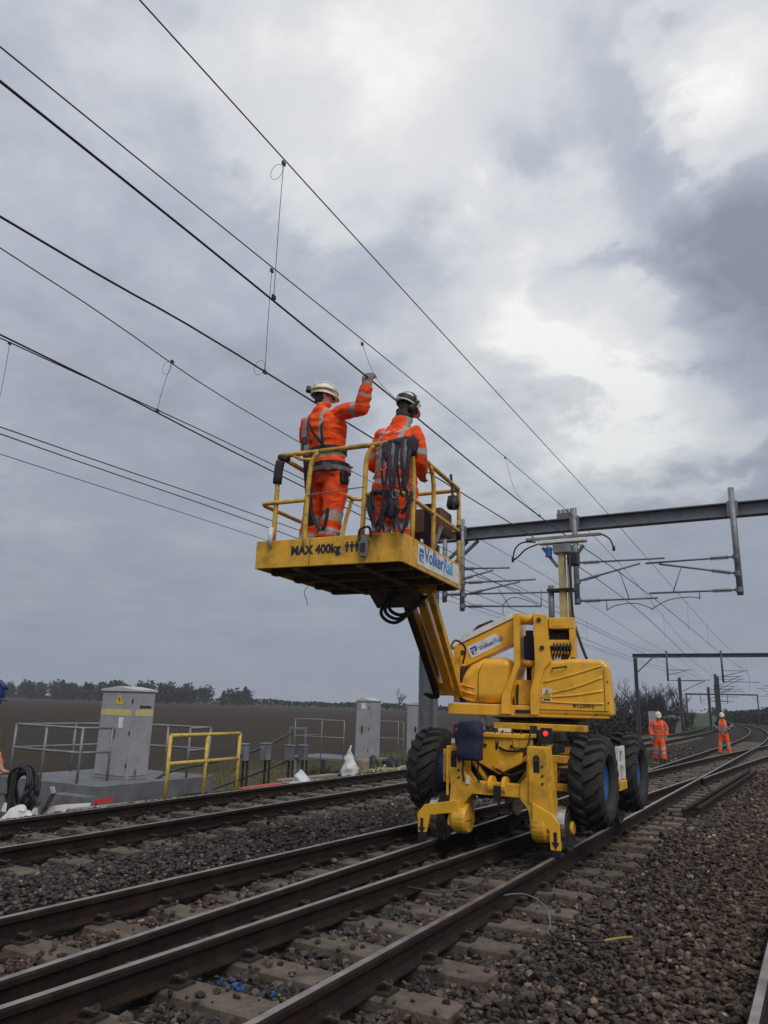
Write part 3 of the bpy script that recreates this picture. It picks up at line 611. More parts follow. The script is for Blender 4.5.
lump('white_bag', 'white sack at the foot of the cable coil', 'bag', sack(-10.75, 7.9, -.42, .3, .26, .5, 5), 'white_plastic', 18, 12)
lump('cream_drum', 'cream plastic can behind the knotted white bag', 'can', lambda t, a: Vector((-10.3+math.copysign(abs(math.cos(a))**.5, math.cos(a))*.15, 17.5+math.copysign(abs(math.sin(a))**.5, math.sin(a))*.12, -.3+.45*t))*1., 'timber', 16, 4)
for k, (a, b, w, h, m_, lab) in enumerate((((-10.6, 14.3, -.24), (-10.4, 16.3, -.22), .22, .09, 'timber', 'pale plank lying between the lineside boxes and the rail'), ((-10.25, 14.0, -.26), (-10.0, 15.2, -.25), .18, .1, 'concrete', 'pale concrete block beside the crumpled bag'), ((-10.3, 17.9, -.24), (-10.2, 20.0, -.24), .4, .14, 'concrete', 'flat concrete slab by the foot of the portal mast'), ((-10.4, 8.6, -.3), (-9.95, 12.9, -.28), .3, .1, 'concrete', 'long concrete trough lid under the yellow barrier'), ((-10.9, 15.9, -.3), (-10.6, 17.6, -.28), .24, .1, 'dark_steel', 'dark timber baulk next to the knotted bag'))):
    t = MB().bar(a, b, w, h).build('plank' if m_ == 'timber' else 'concrete_slab' if m_ == 'concrete' else 'baulk', m_, None, bevel=.012); tag(t, lab, 'plank' if m_ != 'concrete' else 'slab')
o = MB().bar((-10.2, 12.5, -.26), (-10.15, 13.7, -.24), .22, .1).build('red_sleeve', 'red', None, bevel=.02); tag(o, 'flat red sleeve lying right of the yellow barrier', 'sleeve')
o = MB().ribbon(curvepts([(-12.1, 8.95, -.42), (-11.5, 9.0, -.36), (-11.0, 9.3, -.28), (-10.6, 9.6, -.2)], 5), (0, 0, 1), .07, .006).build('warning_tape', 'red', None); tag(o, 'red warning tape strung low under the platform', 'tape')
o = MB().ribbon(curvepts([(-12.4, 8.8, -.40), (-11.7, 8.8, -.43), (-11.1, 8.95, -.34), (-10.7, 9.2, -.3)], 5), (0, .3, 1), .14, .006).build('white_sheet', 'white_plastic', None); tag(o, 'strip of white sheeting under the platform', 'sheet')
o = MB().bar((-11.6, 8.9, -.55), (-11.1, 8.75, -.02), .08, .14).build('steel_prop', 'galvanised', None); tag(o, 'grey steel prop leaning against the platform', 'prop')
# yellow plastic litter by the bag
mb = MB()
for k in range(110):
    c = Vector((-10.0+random.gauss(0, .25), 18.0+random.gauss(0, .5), -.2+random.uniform(-.05, .1))); d = Vector((random.uniform(-1, 1), random.uniform(-1, 1), random.uniform(-.3, .9)))*.045; q = d.orthogonal()*.5
    mb.add([c-d, c+q, c+d, c-q], [(0, 1, 2, 3)])
o = mb.build('yellow_weeds', 'leaf_litter'); o['kind'] = 'stuff'; tag(o, 'yellowish weeds by the rail in front of the narrow cabinet', 'weeds')
lump('black_bag', 'slumped black plastic bag, left of two beside the knotted white bag', 'bag', sack(-10.55, 18.4, -.3, .26, .5, .5, 12), 'black', 16, 10)
lump('black_bag', 'slumped black plastic bag, right of two by the portal mast', 'bag', sack(-10.35, 19.1, -.3, .3, .42, .5, 15), 'black', 16, 10)
# loose cables on the ballast
o = MB().tube(curvepts([(-3.75, 6.6, -.14), (-3.43, 6.67, -.12), (-3.10, 6.72, -.13), (-2.87, 7.0, -.1), (-2.98, 7.6, -.13), (-2.9, 8.1, -.12), (-2.8, 8.5, -.14)], 6), .010, 6).build('loose_cable', 'cable', None, True); tag(o, 'thin cable snaking between the rails in front of the machine', 'cable')
o = MB().tube(curvepts([(-2.70, 6.55, -.15), (-2.5, 6.72, -.08), (-2.30, 6.75, -.05), (-2.08, 6.57, -.07), (-1.95, 6.3, -.12), (-1.93, 6.15, -.16)], 6), .007, 6).build('loose_cable', 'strap_grey', None, True); tag(o, 'pale cable arching out from under the right running rail', 'cable')
rp = thing('rope', 'dark rope with a yellow end lying on the ballast', 'rope', (-1.4, 6.1, -.2))
MB().tube(curvepts([(-1.93, 6.2, -.15), (-1.79, 6.0, -.14), (-1.6, 6.0, -.13), (-1.48, 6.06, -.12)], 6), .010, 6).build('dark_length', 'black', rp, True); MB().tube(curvepts([(-1.48, 6.06, -.12), (-1.40, 6.14, -.11), (-1.325, 6.28, -.12)], 6), .010, 6).build('yellow_end', 'yellow_rope', rp, True)

# ------------------------------------------------------------------ grass verge
mb_v, mb_f = [], []
NB = 15000
X = rng.uniform(-17, -10.4, NB); Yv = rng.uniform(5, 48, NB)
for i in range(NB):
    cl_ = noise.noise((X[i]*.8, Yv[i]*.5, 0))
    if cl_ < -.15+rng.uniform(-.2, .2): continue
    if -13.7 < X[i] < -10.9 and 9.4 < Yv[i] < 12.5: continue
    h = rng.uniform(.06, .20)*(1.5 if cl_ > .25 else 1); z = gz(X[i]+bend(Yv[i]), Yv[i])-.02; a = rng.uniform(0, 6.28); dx, dy = math.cos(a)*.018, math.sin(a)*.018; lx, ly = rng.normal(0, .07), rng.normal(0, .07)
    o0 = len(mb_v); x0 = X[i]+bend(Yv[i]); mb_v += [(x0-dx, Yv[i]-dy, z), (x0+dx, Yv[i]+dy, z), (x0+lx, Yv[i]+ly, z+h)]; mb_f.append((o0, o0+1, o0+2))
me = bpy.data.meshes.new('grass'); me.from_pydata(mb_v, [], mb_f); me.materials.append(M['grass_blade']); o = link('grass', me); o['kind'] = 'stuff'; tag(o, 'rough dry grass along the verge left of the tracks', 'grass')

# ------------------------------------------------------------------ trees
def bare_tree(seed, h):
    r_ = random.Random(seed); tr = MB(); tw = MB()
    def grow(p, d, L, rad, depth):
        n_ = 3; pts = [p]
        for i in range(n_):
            d = (d+Vector((r_.gauss(0, .16), r_.gauss(0, .16), r_.gauss(.05, .1)))).normalized(); pts.append(pts[-1]+d*L/n_)
        (tr if depth < 2 else tw).tube(pts, [rad*(1-.5*i/n_) for i in range(n_+1)], 5 if depth < 2 else 3, cap=False)
        if depth >= 4: return
        for k in range({0: 6, 1: 4, 2: 4, 3: 4}[depth]):
            t_ = r_.uniform(.35, 1) if depth else r_.uniform(.3, 1); i = min(n_-1, int(t_*n_)); q = pts[i].lerp(pts[i+1], t_*n_-i)
            ang = r_.uniform(0, 6.28); s_ = Vector((math.cos(ang), math.sin(ang), r_.uniform(.2, 1.0))).normalized()
            grow(q, (d*.55+s_*.75).normalized(), L*r_.uniform(.45, .68), max(rad*.5, .012), depth+1)
    grow(Vector((0, 0, -.3)), Vector((0, 0, 1)), h*.5, h*.022, 0)
    return tr.mesh('trunk'), tw.mesh('crown')
def leafy(seed, h, w, conical, n=420, m='conifer'):
    r_ = random.Random(seed); tr = MB().tube([(0, 0, -.3), (0, 0, h*.7)], [h*.02, h*.008], 5); cr_ = MB()
    lobes = [(Vector((r_.gauss(0, w*.22), r_.gauss(0, w*.22), h*r_.uniform(.35, .92))), w*r_.uniform(.22, .4)) for _ in range(12)]
    for k in range(n):
        if conical:
            t_ = r_.random()**.8; z = h*(.12+.88*t_); rr = w*.5*(1-t_)**.8*math.sqrt(r_.random())*(1+.3*math.sin(z*4)); a = r_.uniform(0, 6.28); c = Vector((rr*math.cos(a), rr*math.sin(a), z))
        else:
            L = r_.choice(lobes); v = Vector((r_.gauss(0, 1), r_.gauss(0, 1), r_.gauss(0, 1))).normalized()*L[1]*r_.uniform(.5, 1.05); c = L[0]+v
        d = Vector((r_.gauss(0, 1), r_.gauss(0, 1), r_.gauss(0, .6))).normalized()*w*r_.uniform(.05, .13); q = d.orthogonal().normalized()*d.length*r_.uniform(.5, .9); q.rotate(Matrix.Rotation(r_.uniform(0, 6.28), 3, d))
        cr_.add([c-d, c+q, c+d, c-q], [(0, 1, 2, 3)])
    return tr.mesh('trunk'), cr_.mesh('crown')
def plant(name, label, group, meshes, mats_, loc, s_, rz):
    t = thing(name, label, 'tree', loc, group)
    for me_, nm, m_ in zip(meshes, ('trunk', 'crown'), mats_):
        if not me_.materials: me_.materials.append(M[m_])
        o = bpy.data.objects.new(nm, me_); C.objects.link(o); o.parent = t
    t.scale = (s_, s_, s_*random.uniform(.92, 1.08)); t.rotation_euler.z = rz; return t
belt = [leafy(11+i, 10, 7.5, i % 3 == 0) for i in range(6)]
for k in range(90):
    f = k/89; X_ = -375+f*165+random.uniform(-2, 2); Y_ = 262+random.uniform(-14, 14)-f*8
    if .86 < f < .93: continue
    plant('belt_tree', 'dark evergreen in the far tree belt across the ploughed field', 'trees of the far belt', random.choice(belt), ('bark', 'conifer'), (X_, Y_, -1.2), random.uniform(.70, .96)*(1.0 if f < .86 else .9), random.uniform(0, 6.28))
hb = bare_tree(5, 9)
plant('field_tree', 'lone bare tree on the horizon left of the portal mast', None, bare_tree(21, 9.5), ('bark', 'twig'), (-133, 250, 0), 1.0, 0)
o = plant('field_tree', 'thin bare tree at the right end of the far belt', None, bare_tree(22, 8), ('bark', 'twig'), (-203, 250, 0), .9, 1)
def hedge(name, label, pts, w, h, n, m, leaf=(.1, .25)):
    mb = MB()
    for k in range(n):
        t_ = random.random()*(len(pts)-1); i = int(t_); a = Vector(pts[i]).lerp(Vector(pts[i+1]), t_-i); hh = h*(.75+.5*noise.noise((a.x*.08, a.y*.08, 3)))
        c = a+Vector((random.gauss(0, w*.3), random.gauss(0, w*.3), random.random()**.7*hh)); d = Vector((random.gauss(0, 1), random.gauss(0, 1), random.gauss(0, 1))).normalized()*h*random.uniform(*leaf); q = d.orthogonal().normalized()*d.length*.8; q.rotate(Matrix.Rotation(random.uniform(0, 6.28), 3, d))
        mb.add([c-d, c+q, c+d, c-q], [(0, 1, 2, 3)])
    o = mb.build(name, m); o['kind'] = 'stuff'; return tag(o, label, 'hedge')
hedge('hedge', 'low dark hedge along the far edge of the ploughed field', [(-400, 268, -1), (-215, 252, 0), (-130, 262, 0), (-60, 280, -.5), (-20, 300, -.5)], 5, 2.6, 8000, 'hedge')
hedge('hedge', 'scrubby hedge at the foot of the bare wood beside the line', [(-15, 48, -.7), (-16, 70, -.7), (-14.5, 95, -.7), (-20, 150, -.7)], 2.5, 2.2, 16000, 'hedge', (.03, .09))
hedge('hedge', 'far dark thicket on the right of the curving line', [(0, 150, -.5), (-8, 190, -.5), (-24, 240, -.5)], 4, 4.5, 7000, 'hedge', (.04, .12))
bare = [bare_tree(40+i, 6.2) for i in range(6)]
for k in range(64):
    X_ = random.uniform(-27, -13.2); Y_ = random.uniform(80, 112); hk = (1.0 if -21 < X_ < -15.5 else .62 if X_ > -15.5 else .85)*random.uniform(.8, 1.12)*Y_/90
    plant('bare_tree', 'bare winter tree in the dark wood beside the line', 'bare trees of the wood', random.choice(bare), ('bark', 'twig'), (X_, Y_, -.7), hk, random.uniform(0, 6.28))
# grassy bank and pale hut beyond the workers
mb = MB(); n_ = 20
bv = [(-20+14*i/n_+bend(120+60*j/8)*.6, 122+60*j/8, -.9+2.6*math.sin(math.pi*min(1, max(0, i/n_)))**.8*math.sin(math.pi*(j+.5)/9)) for j in range(9) for i in range(n_+1)]
mb.add(bv, [(j*(n_+1)+i, j*(n_+1)+i+1, (j+1)*(n_+1)+i+1, (j+1)*(n_+1)+i) for j in range(8) for i in range(n_)])
mat('bank_green', (.030, .048, .016), .95, 0, .3, .5); o = mb.build('grass_bank', 'bank_green', None, True); struct(o)
ht = thing('lineside_hut', 'small pale hut at the end of the bare wood', 'hut', (-13.6, 92, -.6)); MB().box((-14.6, 91, -.6), (-12.8, 93, .95)).build('wall', 'concrete', ht); MB().prism([(-14.8, .95), (-12.6, .95), (-12.6, 1.05), (-13.7, 1.3), (-14.8, 1.05)], 90.8, 93.2).build('roof', 'cabinet', ht); MB().box((-13.9, 90.96, -.6), (-13.3, 90.995, .7)).build('door', 'galv_dark', ht)
sg = thing('lineside_sign', 'tall pale panel standing behind the walking worker', 'sign', (-9.0, 52, -.4)); MB().box((-9.2, 51.97, -.1), (-8.75, 52.03, 1.6)).build('panel', 'cabinet', sg); MB().box((-9.0, 52.03, -.5), (-8.94, 52.09, 1.5)).build('post', 'galvanised', sg)

# ------------------------------------------------------------------ the road-rail boom lift
ml = thing('boom_lift', 'yellow road-rail boom lift with its basket raised, standing on the track', 'boom lift', (-3.24, 9.9, 0))
def part(name, mb, m, parent=ml, **k): return mb.build(name, m, parent, **k)
# chassis
ch = part('chassis', MB().box((-3.78, 8.75, .58), (-2.70, 11.15, .98)), 'dark_steel', bevel=.03)  # dark colour stands in for the shaded recess between the legs
part('chassis_plate', MB().box((-3.9, 9.25, .98), (-2.58, 10.7, 1.06)), 'yellow_worn', ch, bevel=.01)
for x in (-3.82, -2.66): part('side_rail', MB().box((x-.06, 8.55, .62), (x+.06, 11.3, .84)), 'yellow_worn', ch, bevel=.01)
for y in (9.0, 10.87): part('axle', MB().lathe([(.001, 0), (.11, 0), (.11, 1.6), (.001, 1.6)], (-4.04, y, .73), (1, 0, 0), 14), 'dark_steel', ch, smooth=False)
hop = part('front_housing', MB().prism([(-3.50, 1.20), (-3.50, .90), (-3.20, .76), (-2.92, .90), (-2.92, 1.20)], 8.52, 8.95), 'yellow', bevel=.015)
part('housing_lip', MB().box((-3.53, 8.49, 1.17), (-2.89, 8.98, 1.215)), 'yellow', hop, bevel=.008)
part('housing_cap', MB().lathe([(.001, 0), (.055, 0), (.055, .03), (.001, .03)], (-3.2, 8.52, .86), (0, -1, 0), 12), 'yellow_worn', hop)
for x in (-3.36, -3.04): part('bolt', MB().lathe([(.001, 0), (.02, 0), (.02, .02), (.001, .02)], (x, 8.52, 1.08), (0, -1, 0), 6), 'dark_steel', hop)
for x, nm in ((-2.86, 'red_tap'),): part(nm, MB().lathe([(.001, 0), (.05, 0), (.05, .12), (.001, .12)], (x, 8.6, .95), (0, -.4, 1), 12), 'red', hop)
# hoses, valves and clutter round the housing
for k in range(16):
    x0, x1 = random.uniform(-3.85, -2.6), random.uniform(-3.85, -2.6); z0, z1 = random.uniform(.6, 1.2), random.uniform(.7, 1.3); y = random.uniform(8.5, 8.9)
    part('hose', MB().tube(curvepts([(x0, y, z0), ((x0+x1)/2, y-.12, min(z0, z1)-.1), (x1, y+.1, z1)], 6), .014, 6), 'black', ch, smooth=True)
for k in range(12):
    x, z = random.uniform(-3.85, -2.6), random.uniform(1.0, 1.3); part('valve', MB().box((x-.04, 8.7+random.uniform(0, .4), z-.05), (x+.05, 9.1, z+.06)), random.choice(['yellow_worn', 'dark_steel', 'dark_steel']), ch, bevel=.01)
part('plate_light', MB().box((-3.36, 8.93, 1.225), (-3.2, 8.96, 1.265)), 'white_paint', ch)
for x, y in ((-3.98, 8.72), (-2.62, 8.72)):
    br = part('axle_bracket', MB().box((x, y-.04, .92), (x+.24, y+.04, 1.0)).box((x, y-.04, .62), (x+.24, y+.04, .70)).box((x, y-.04, .702), (x+.05, y+.04, .918)), 'yellow_worn', ch, bevel=.006)
    for z in (.75, .85): part('bracket_bar', MB().box((x+.05, y-.02, z-.015), (x+.22, y+.02, z+.015)), 'dark_steel', ch)
for x0, x1 in ((-3.62, -3.36), (-2.70, -2.98)):
    part('steer_cylinder', MB().tube([(x0, 8.56, 1.02), (x1, 8.6, .66)], .035, 10), 'yellow_worn', ch, smooth=True); part('steer_rod', MB().tube([(x1, 8.6, .66), (x1+(x1-x0)*.5, 8.62, .42)], .016, 8), 'bright_steel', ch, smooth=True)
for k in range(14):
    x, z = random.uniform(-3.8, -2.62), random.uniform(.45, 1.15); w_, h_ = random.uniform(.03, .09), random.uniform(.02, .07)
    part('bracket', MB().box((x-w_, 8.5+random.uniform(0, .12), z-h_), (x+w_, 8.74, z+h_)), random.choice(['yellow_worn', 'dark_steel', 'dark_steel', 'underside']), ch, bevel=.005)
for k in range(9):
    x = -3.62+.11*k; part('hose', MB().tube(curvepts([(x, 8.62, 1.25), (x+random.uniform(-.08, .08), 8.52, 1.1), (x+random.uniform(-.15, .15), 8.6, .8), (x+random.uniform(-.2, .2), 8.7, .5)], 5), .011, 5), 'black', ch, smooth=True)
# turntable
tt = part('turntable', MB().lathe([(.001, 1.06), (.58, 1.06), (.58, 1.16), (.52, 1.18), (.52, 1.36), (.62, 1.385), (.001, 1.385)], (-3.15, 9.9, 0), (0, 0, 1), 36), 'dark_steel')
for k in range(14):
    a = R(200+k*11); part('ring_bolt', MB().box((-3.15+math.cos(a)*.6-.02, 9.9+math.sin(a)*.6-.02, 1.09), (-3.15+math.cos(a)*.6+.02, 9.9+math.sin(a)*.6+.02, 1.15)), 'dark_steel', tt)
part('beam_under', MB().box((-3.5, 9.15, 1.25), (-2.35, 9.3, 1.33)), 'yellow_worn', tt, bevel=.01)
# wheel frames, front and rear
def wheel_frame(y, s_, front=True):
    fr = part('rail_axle_frame', MB().box((-3.58, y-.08, .55), (-2.70, y+.08, .69)), 'yellow_worn', bevel=.012)
    for poly in ([(-3.76, 1.06), (-3.55, 1.06), (-3.52, .78), (-3.45, .70), (-3.45, .54), (-3.53, .44), (-3.50, .26), (-3.6, .17), (-3.74, .2), (-3.70, .62)], [(-2.78, 1.1), (-2.56, 1.1), (-2.53, .76), (-2.5, .45), (-2.54, .2), (-2.74, .17), (-2.78, .44), (-2.87, .54), (-2.87, .70), (-2.79, .78)]):
        lg = part('leg', MB().prism(poly, y-.1, y+.1), 'yellow_worn', fr, bevel=.010)
        xc = sum(q[0] for q in poly[:2])/2
        for zz in (.72, .80, .90): part('bolt', MB().lathe([(.001, 0), (.014, 0), (.014, .012), (.001, .012)], (xc+.06, y-.1, zz), (0, -1, 0), 6), 'dark_steel', fr)
        part('dark_slot_plate', MB().box((xc-.04, y-.1025, .83), (xc+.03, y-.0995, .95)), 'black', fr); part('dark_slot_plate', MB().box((xc-.05, y-.1025, .34), (xc+.04, y-.0995, .44)), 'black', fr)  # flat black plates on the leg face: recess shade put into the colour
        part('gusset', MB().box((xc-.085, y-.125, .52), (xc-.065, y-.101, .98)), 'yellow_worn', fr)
    for x in (-3.60, -2.66): part('hub_housing', MB().lathe([(.001, -.09), (.15, -.09), (.17, -.06), (.17, .06), (.15, .09), (.001, .09)], (x, y+.02, .28), (1, 0, 0), 22), 'yellow_worn', fr)
    for x in (-3.22, -3.06): part('lug', MB().lathe([(.03, -.02), (.10, -.02), (.10, .02), (.03, .02), (.03, -.02)], (x, y-.02, .66), (1, 0, 0), 16), 'yellow', fr)
    part('pin', MB().tube([(-3.27, y-.02, .66), (-3.01, y-.02, .66)], .03, 10), 'dark_steel', fr)
    part('latch', MB().box((-3.17, y-.12, .5), (-3.10, y-.06, .66)), 'black', fr)
    if front:
        for poly, ax in (([(-3.58, .48), (-3.58, .35), (-3.94, .29), (-3.985, .10), (-4.09, .09), (-4.10, .30), (-4.01, .40)], -4.04), ([(-2.72, .52), (-2.5, .42), (-2.43, .33), (-2.42, .07), (-2.53, .07), (-2.54, .26), (-2.72, .34)], -2.475)):
            g_ = part('guard_arm', MB().prism(poly, y-.135, y-.105), 'yellow', fr, bevel=.006)
            part('arrow', MB().prism([(ax-.018, .25), (ax+.018, .25), (ax+.018, .15), (ax+.045, .15), (ax, .08), (ax-.045, .15), (ax-.018, .15)], y-.139, y-.136), 'sign_dark', g_)
        for x in (-3.66, -2.66): part('guard_strut', MB().box((x-.05, y-.134, .36), (x+.05, y-.05, .46)), 'yellow_worn', fr, bevel=.008)
        for x in (-3.65, -2.67): part('cylinder', MB().tube([(x, y+.02, 1.02), (x+.02, y+.3, 1.12)], .05, 10), 'yellow', fr, smooth=True); part('bolt', MB().lathe([(.001, 0), (.035, 0), (.035, .03), (.001, .03)], (x, y-.1, .98), (0, -1, 0), 12), 'dark_steel', fr)
        part('knob', MB().lathe([(.001, 0), (.05, 0), (.06, .03), (.05, .08), (.001, .08)], (-3.68, y, 1.06), (0, 0, 1), 12), 'bright_steel', fr)
for x in (-4.04, -2.475): part('guard_pad', MB().box((x-.05, 8.25, -.0), (x+.05, 8.29, .085)), 'black', ch, bevel=.01)
lettering('lettering', '6', .11, (-2.69, 8.277, .86), (1, 0, 0), (0, 0, 1), 'sign_dark', ch)
wheel_frame(8.38, 1); wheel_frame(11.52, -1, False)
def rail_wheel(x, y, s_):
    w = part('rail_wheel', MB().lathe([(.05, -.065), (.20, -.065), (.225, -.06), (.24, -.055), (.25, .03), (.28, .045), (.285, .062), (.275, .072), (.2, .072), (.05, .072), (.05, -.065)], (x, y, .25), (s_, 0, 0), 36), 'bright_steel', smooth=False)
    part('web', MB().lathe([(.001, -.07), (.205, -.07), (.205, -.05), (.001, -.05)], (x, y, .25), (s_, 0, 0), 24), 'dark_steel', w)
    part('hub', MB().lathe([(.001, -.10), (.06, -.10), (.07, -.09), (.07, -.06), (.001, -.06)], (x, y, .25), (s_, 0, 0), 18), 'yellow', w)
for y in (8.66, 11.24): rail_wheel(-3.995, y, 1); rail_wheel(-2.485, y, -1)
# big tyres
def tyre_mesh():
    mb = MB(); wd, ro = .37, .465
    mb.lathe([(.25, -wd/2+.05), (.30, -wd/2), (.40, -wd/2-.005), (ro-.02, -wd/2+.03), (ro, -.06), (ro, .06), (ro-.02, wd/2-.03), (.40, wd/2+.005), (.30, wd/2), (.25, wd/2-.05), (.25, -wd/2+.05)], (0, 0, 0), (1, 0, 0), 40)
    nl = 19
    for s_ in (-1, 1):
        for k in range(nl):
            a0 = 2*math.pi*(k+(.5 if s_ > 0 else 0))/nl; vs = []
            for (x, da, r0) in ((.01, .0, ro), (.10, .10, ro-.002), (wd/2-.02, .24, ro-.035), (wd/2+.008, .28, ro-.09)):
                for dw, rr in ((-.075, r0-.01), (.075, r0-.01), (.055, r0+.045), (-.055, r0+.045)):
                    a = a0+da+dw; vs.append((s_*x, rr*math.sin(a), rr*math.cos(a)))
            fs = [(i*4+j, i*4+(j+1) % 4, i*4+4+(j+1) % 4, i*4+4+j) for i in range(3) for j in range(4)]+[(3, 2, 1, 0), (12, 13, 14, 15)]
            mb.add(vs, fs)
    return mb
for x, s_ in ((-2.235, 1), (-4.245, -1)):
    for y in (9.0, 10.87):
        w = link('wheel', None, ml); w.empty_display_size = .1
        ty = tyre_mesh(); ty.v = [(a+x, b+y, c+.73) for a, b, c in ty.v]; part('tyre', ty, 'rubber', w)
        part('rim', MB().lathe([(.001, s_*0+.02), (.10, .02), (.12, .05), (.17, .04), (.20, .08), (.235, .105), (.26, .105), (.26, .08), (.23, .06), (.23, -.12), (.001, -.12)], (x, y, .73), (s_, 0, 0), 30), 'blue_rim', w, smooth=False)
        part('hub_cap', MB().lathe([(.001, .10), (.07, .10), (.08, .08), (.08, .02), (.001, .02)], (x, y, .73), (s_, 0, 0), 16), 'yellow_worn', w)
        for k in range(8):
            a = 2*math.pi*k/8; part('wheel_nut', MB().lathe([(.001, .07), (.014, .07), (.014, .05), (.001, .05)], (x, y+.15*math.cos(a), .73+.15*math.sin(a)), (s_, 0, 0), 6), 'dark_steel', w)
# step, lamps
st = part('access_step', MB().box((-2.12, 9.62, .70), (-2.08, 9.70, 1.09)).box((-2.12, 9.90, .70), (-2.08, 9.98, 1.09)).box((-2.118, 9.705, .86), (-2.085, 9.895, .90)).box((-2.118, 9.705, 1.03), (-2.085, 9.895, 1.085)), 'white_paint', bevel=.004)
part('step_foot', MB().box((-2.3, 9.6, .58), (-2.07, 10.0, .69)), 'yellow_worn', st, bevel=.01)
for x, y in ((-3.66, 8.40), (-2.62, 8.46)):
    lb = part('tail_lamp', MB().box((x-.06, y, 1.12), (x+.06, y+.08, 1.30)), 'black', bevel=.01); part('lens', MB().lathe([(.001, .012), (.02, .01), (.03, 0), (.03, -.005)], (x, y, 1.24), (0, -1, 0), 14), 'lamp_red', lb)
# turret
tu = part('turret_base', MB().box((-4.08, 9.2, 1.41), (-2.1, 10.65, 1.545)), 'yellow', bevel=.012)
part('support_tube', MB().tube([(-3.66, 9.4, 1.05), (-3.66, 9.4, 1.42)], .035, 10), 'white_paint', tu)
lc = part('engine_cover', MB().prism([(-3.93, 1.555), (-3.93, 1.90), (-3.80, 2.04), (-3.62, 2.13), (-3.24, 2.14), (-3.24, 1.555)], 9.22, 10.6), 'yellow', bevel=.125, seg=5)
part('seam', MB().tube(curvepts([(-3.69, 9.217, 1.58), (-3.69, 9.217, 1.9), (-3.64, 9.23, 2.03), (-3.58, 9.30, 2.118), (-3.56, 9.5, 2.137)], 4), .005, 4), 'dark_steel', lc)
for k in range(3): part('rib', MB().tube([(-3.90, 9.215, 1.62+.08*k), (-3.74, 9.215, 1.58+.08*k)], .011, 6), 'yellow', lc, smooth=True)
rc = part('counterweight_cover', MB().prism([(-3.02, 1.43), (-3.02, 2.0), (-2.90, 2.09), (-2.5, 2.125), (-2.14, 2.115), (-2.06, 2.03), (-2.03, 1.43)], 9.18, 10.7), 'yellow', bevel=.13, seg=6)
for a, b, c in (((-2.86, 1.83), (-2.5, 1.93), (-2.16, 2.04)), ((-2.87, 1.68), (-2.5, 1.77), (-2.16, 1.90)), ((-2.90, 1.645), (-2.5, 1.68), (-2.16, 1.74)), ((-2.90, 1.60), (-2.5, 1.585), (-2.16, 1.585))):
    part('rib', MB().tube(curvepts([(a[0], 9.178, a[1]), (b[0], 9.178, b[1]), (c[0], 9.178, c[1])], 5), .0125, 6), 'yellow', rc, smooth=True)
wn = part('warning_sign', MB().box((-2.885, 9.172, 1.60), (-2.770, 9.178, 1.755)), 'white_paint'); part('triangle', MB().prism([(-2.877, 1.645), (-2.778, 1.645), (-2.827, 1.745)], 9.168, 9.171), 'sign_dark', wn); part('triangle_fill', MB().prism([(-2.862, 1.654), (-2.793, 1.654), (-2.827, 1.724)], 9.164, 9.167), 'warning_yellow', wn)
part('bolt_mark', MB().prism([(-2.829, 1.705), (-2.841, 1.682), (-2.827, 1.684), (-2.833, 1.658), (-2.814, 1.69), (-2.827, 1.688)], 9.160, 9.163), 'sign_dark', wn); part('caption', MB().box((-2.870, 9.168, 1.61), (-2.785, 9.171, 1.63)), 'sign_dark', wn)
lettering('lettering', 'B1230S-J', .07, (-2.52, 9.174, 1.54), (1, 0, 0), (0, 0, 1), 'sign_dark', rc, bold=.001)
for pts in ([(-2.99, 9.176, 1.50), (-2.1, 9.176, 1.50)], [(-2.14, 9.176, 1.50), (-2.14, 9.176, 2.0)]): part('seam', MB().tube(pts, .004, 4), 'dark_steel', rc)
for x, z in ((-2.95, 1.46), (-2.6, 1.46), (-2.25, 1.46), (-2.1, 1.6), (-2.1, 1.85)): part('bolt', MB().lathe([(.001, 0), (.011, 0), (.011, .008), (.001, .008)], (x, 9.18, z), (0, -1, 0), 6), 'dark_steel', rc)
part('grab_handle', MB().tube(curvepts([(-2.75, 9.18, 2.0), (-2.73, 9.13, 2.0), (-2.6, 9.13, 2.02), (-2.58, 9.18, 2.02)], 4), .010, 6), 'black', rc, smooth=True)
# end panels of the counterweight
part('end_lamp', MB().box((-2.033, 9.32, 1.66), (-2.02, 9.44, 1.86)), 'white_paint', rc, bevel=.01); part('end_plate', MB().box((-2.033, 9.34, 1.46), (-2.02, 9.5, 1.60)), 'cabinet', rc, bevel=.006); part('tow_loop', MB().tube(curvepts([(-2.03, 9.3, 1.44), (-1.98, 9.35, 1.42), (-2.03, 9.42, 1.44)], 5), .012, 6), 'dark_steel', rc)
# middle recess and tower
part('recess_panel', MB().box((-3.25, 9.32, 1.55), (-3.01, 10.5, 1.86)), 'yellow_worn', tu, bevel=.01); part('hook_bar', MB().tube(curvepts([(-3.2, 9.29, 1.80), (-3.2, 9.28, 1.50), (-3.1, 9.27, 1.46), (-2.98, 9.16, 1.47)], 5), .016, 6), 'black', tu); part('hose_grip', MB().box((-3.22, 9.18, 1.45), (-3.04, 9.26, 1.49)), 'black', tu)
tw_ = part('tower', MB().prism([(-3.40, 1.43), (-3.38, 1.66), (-3.27, 1.90), (-3.225, 2.05), (-3.225, 2.685), (-3.145, 2.695), (-3.145, 2.04), (-3.22, 1.86), (-3.27, 1.66), (-3.27, 1.43)], 9.14, 9.85), 'yellow', bevel=.012)
part('tower_plate', MB().prism([(-3.03, 1.43), (-3.03, 1.72), (-2.98, 1.88), (-2.965, 2.05), (-2.975, 2.70), (-2.80, 2.66), (-2.79, 2.35), (-2.76, 2.08), (-2.84, 2.0), (-2.92, 1.75), (-2.93, 1.43)], 9.14, 9.85), 'yellow', tw_, bevel=.012)
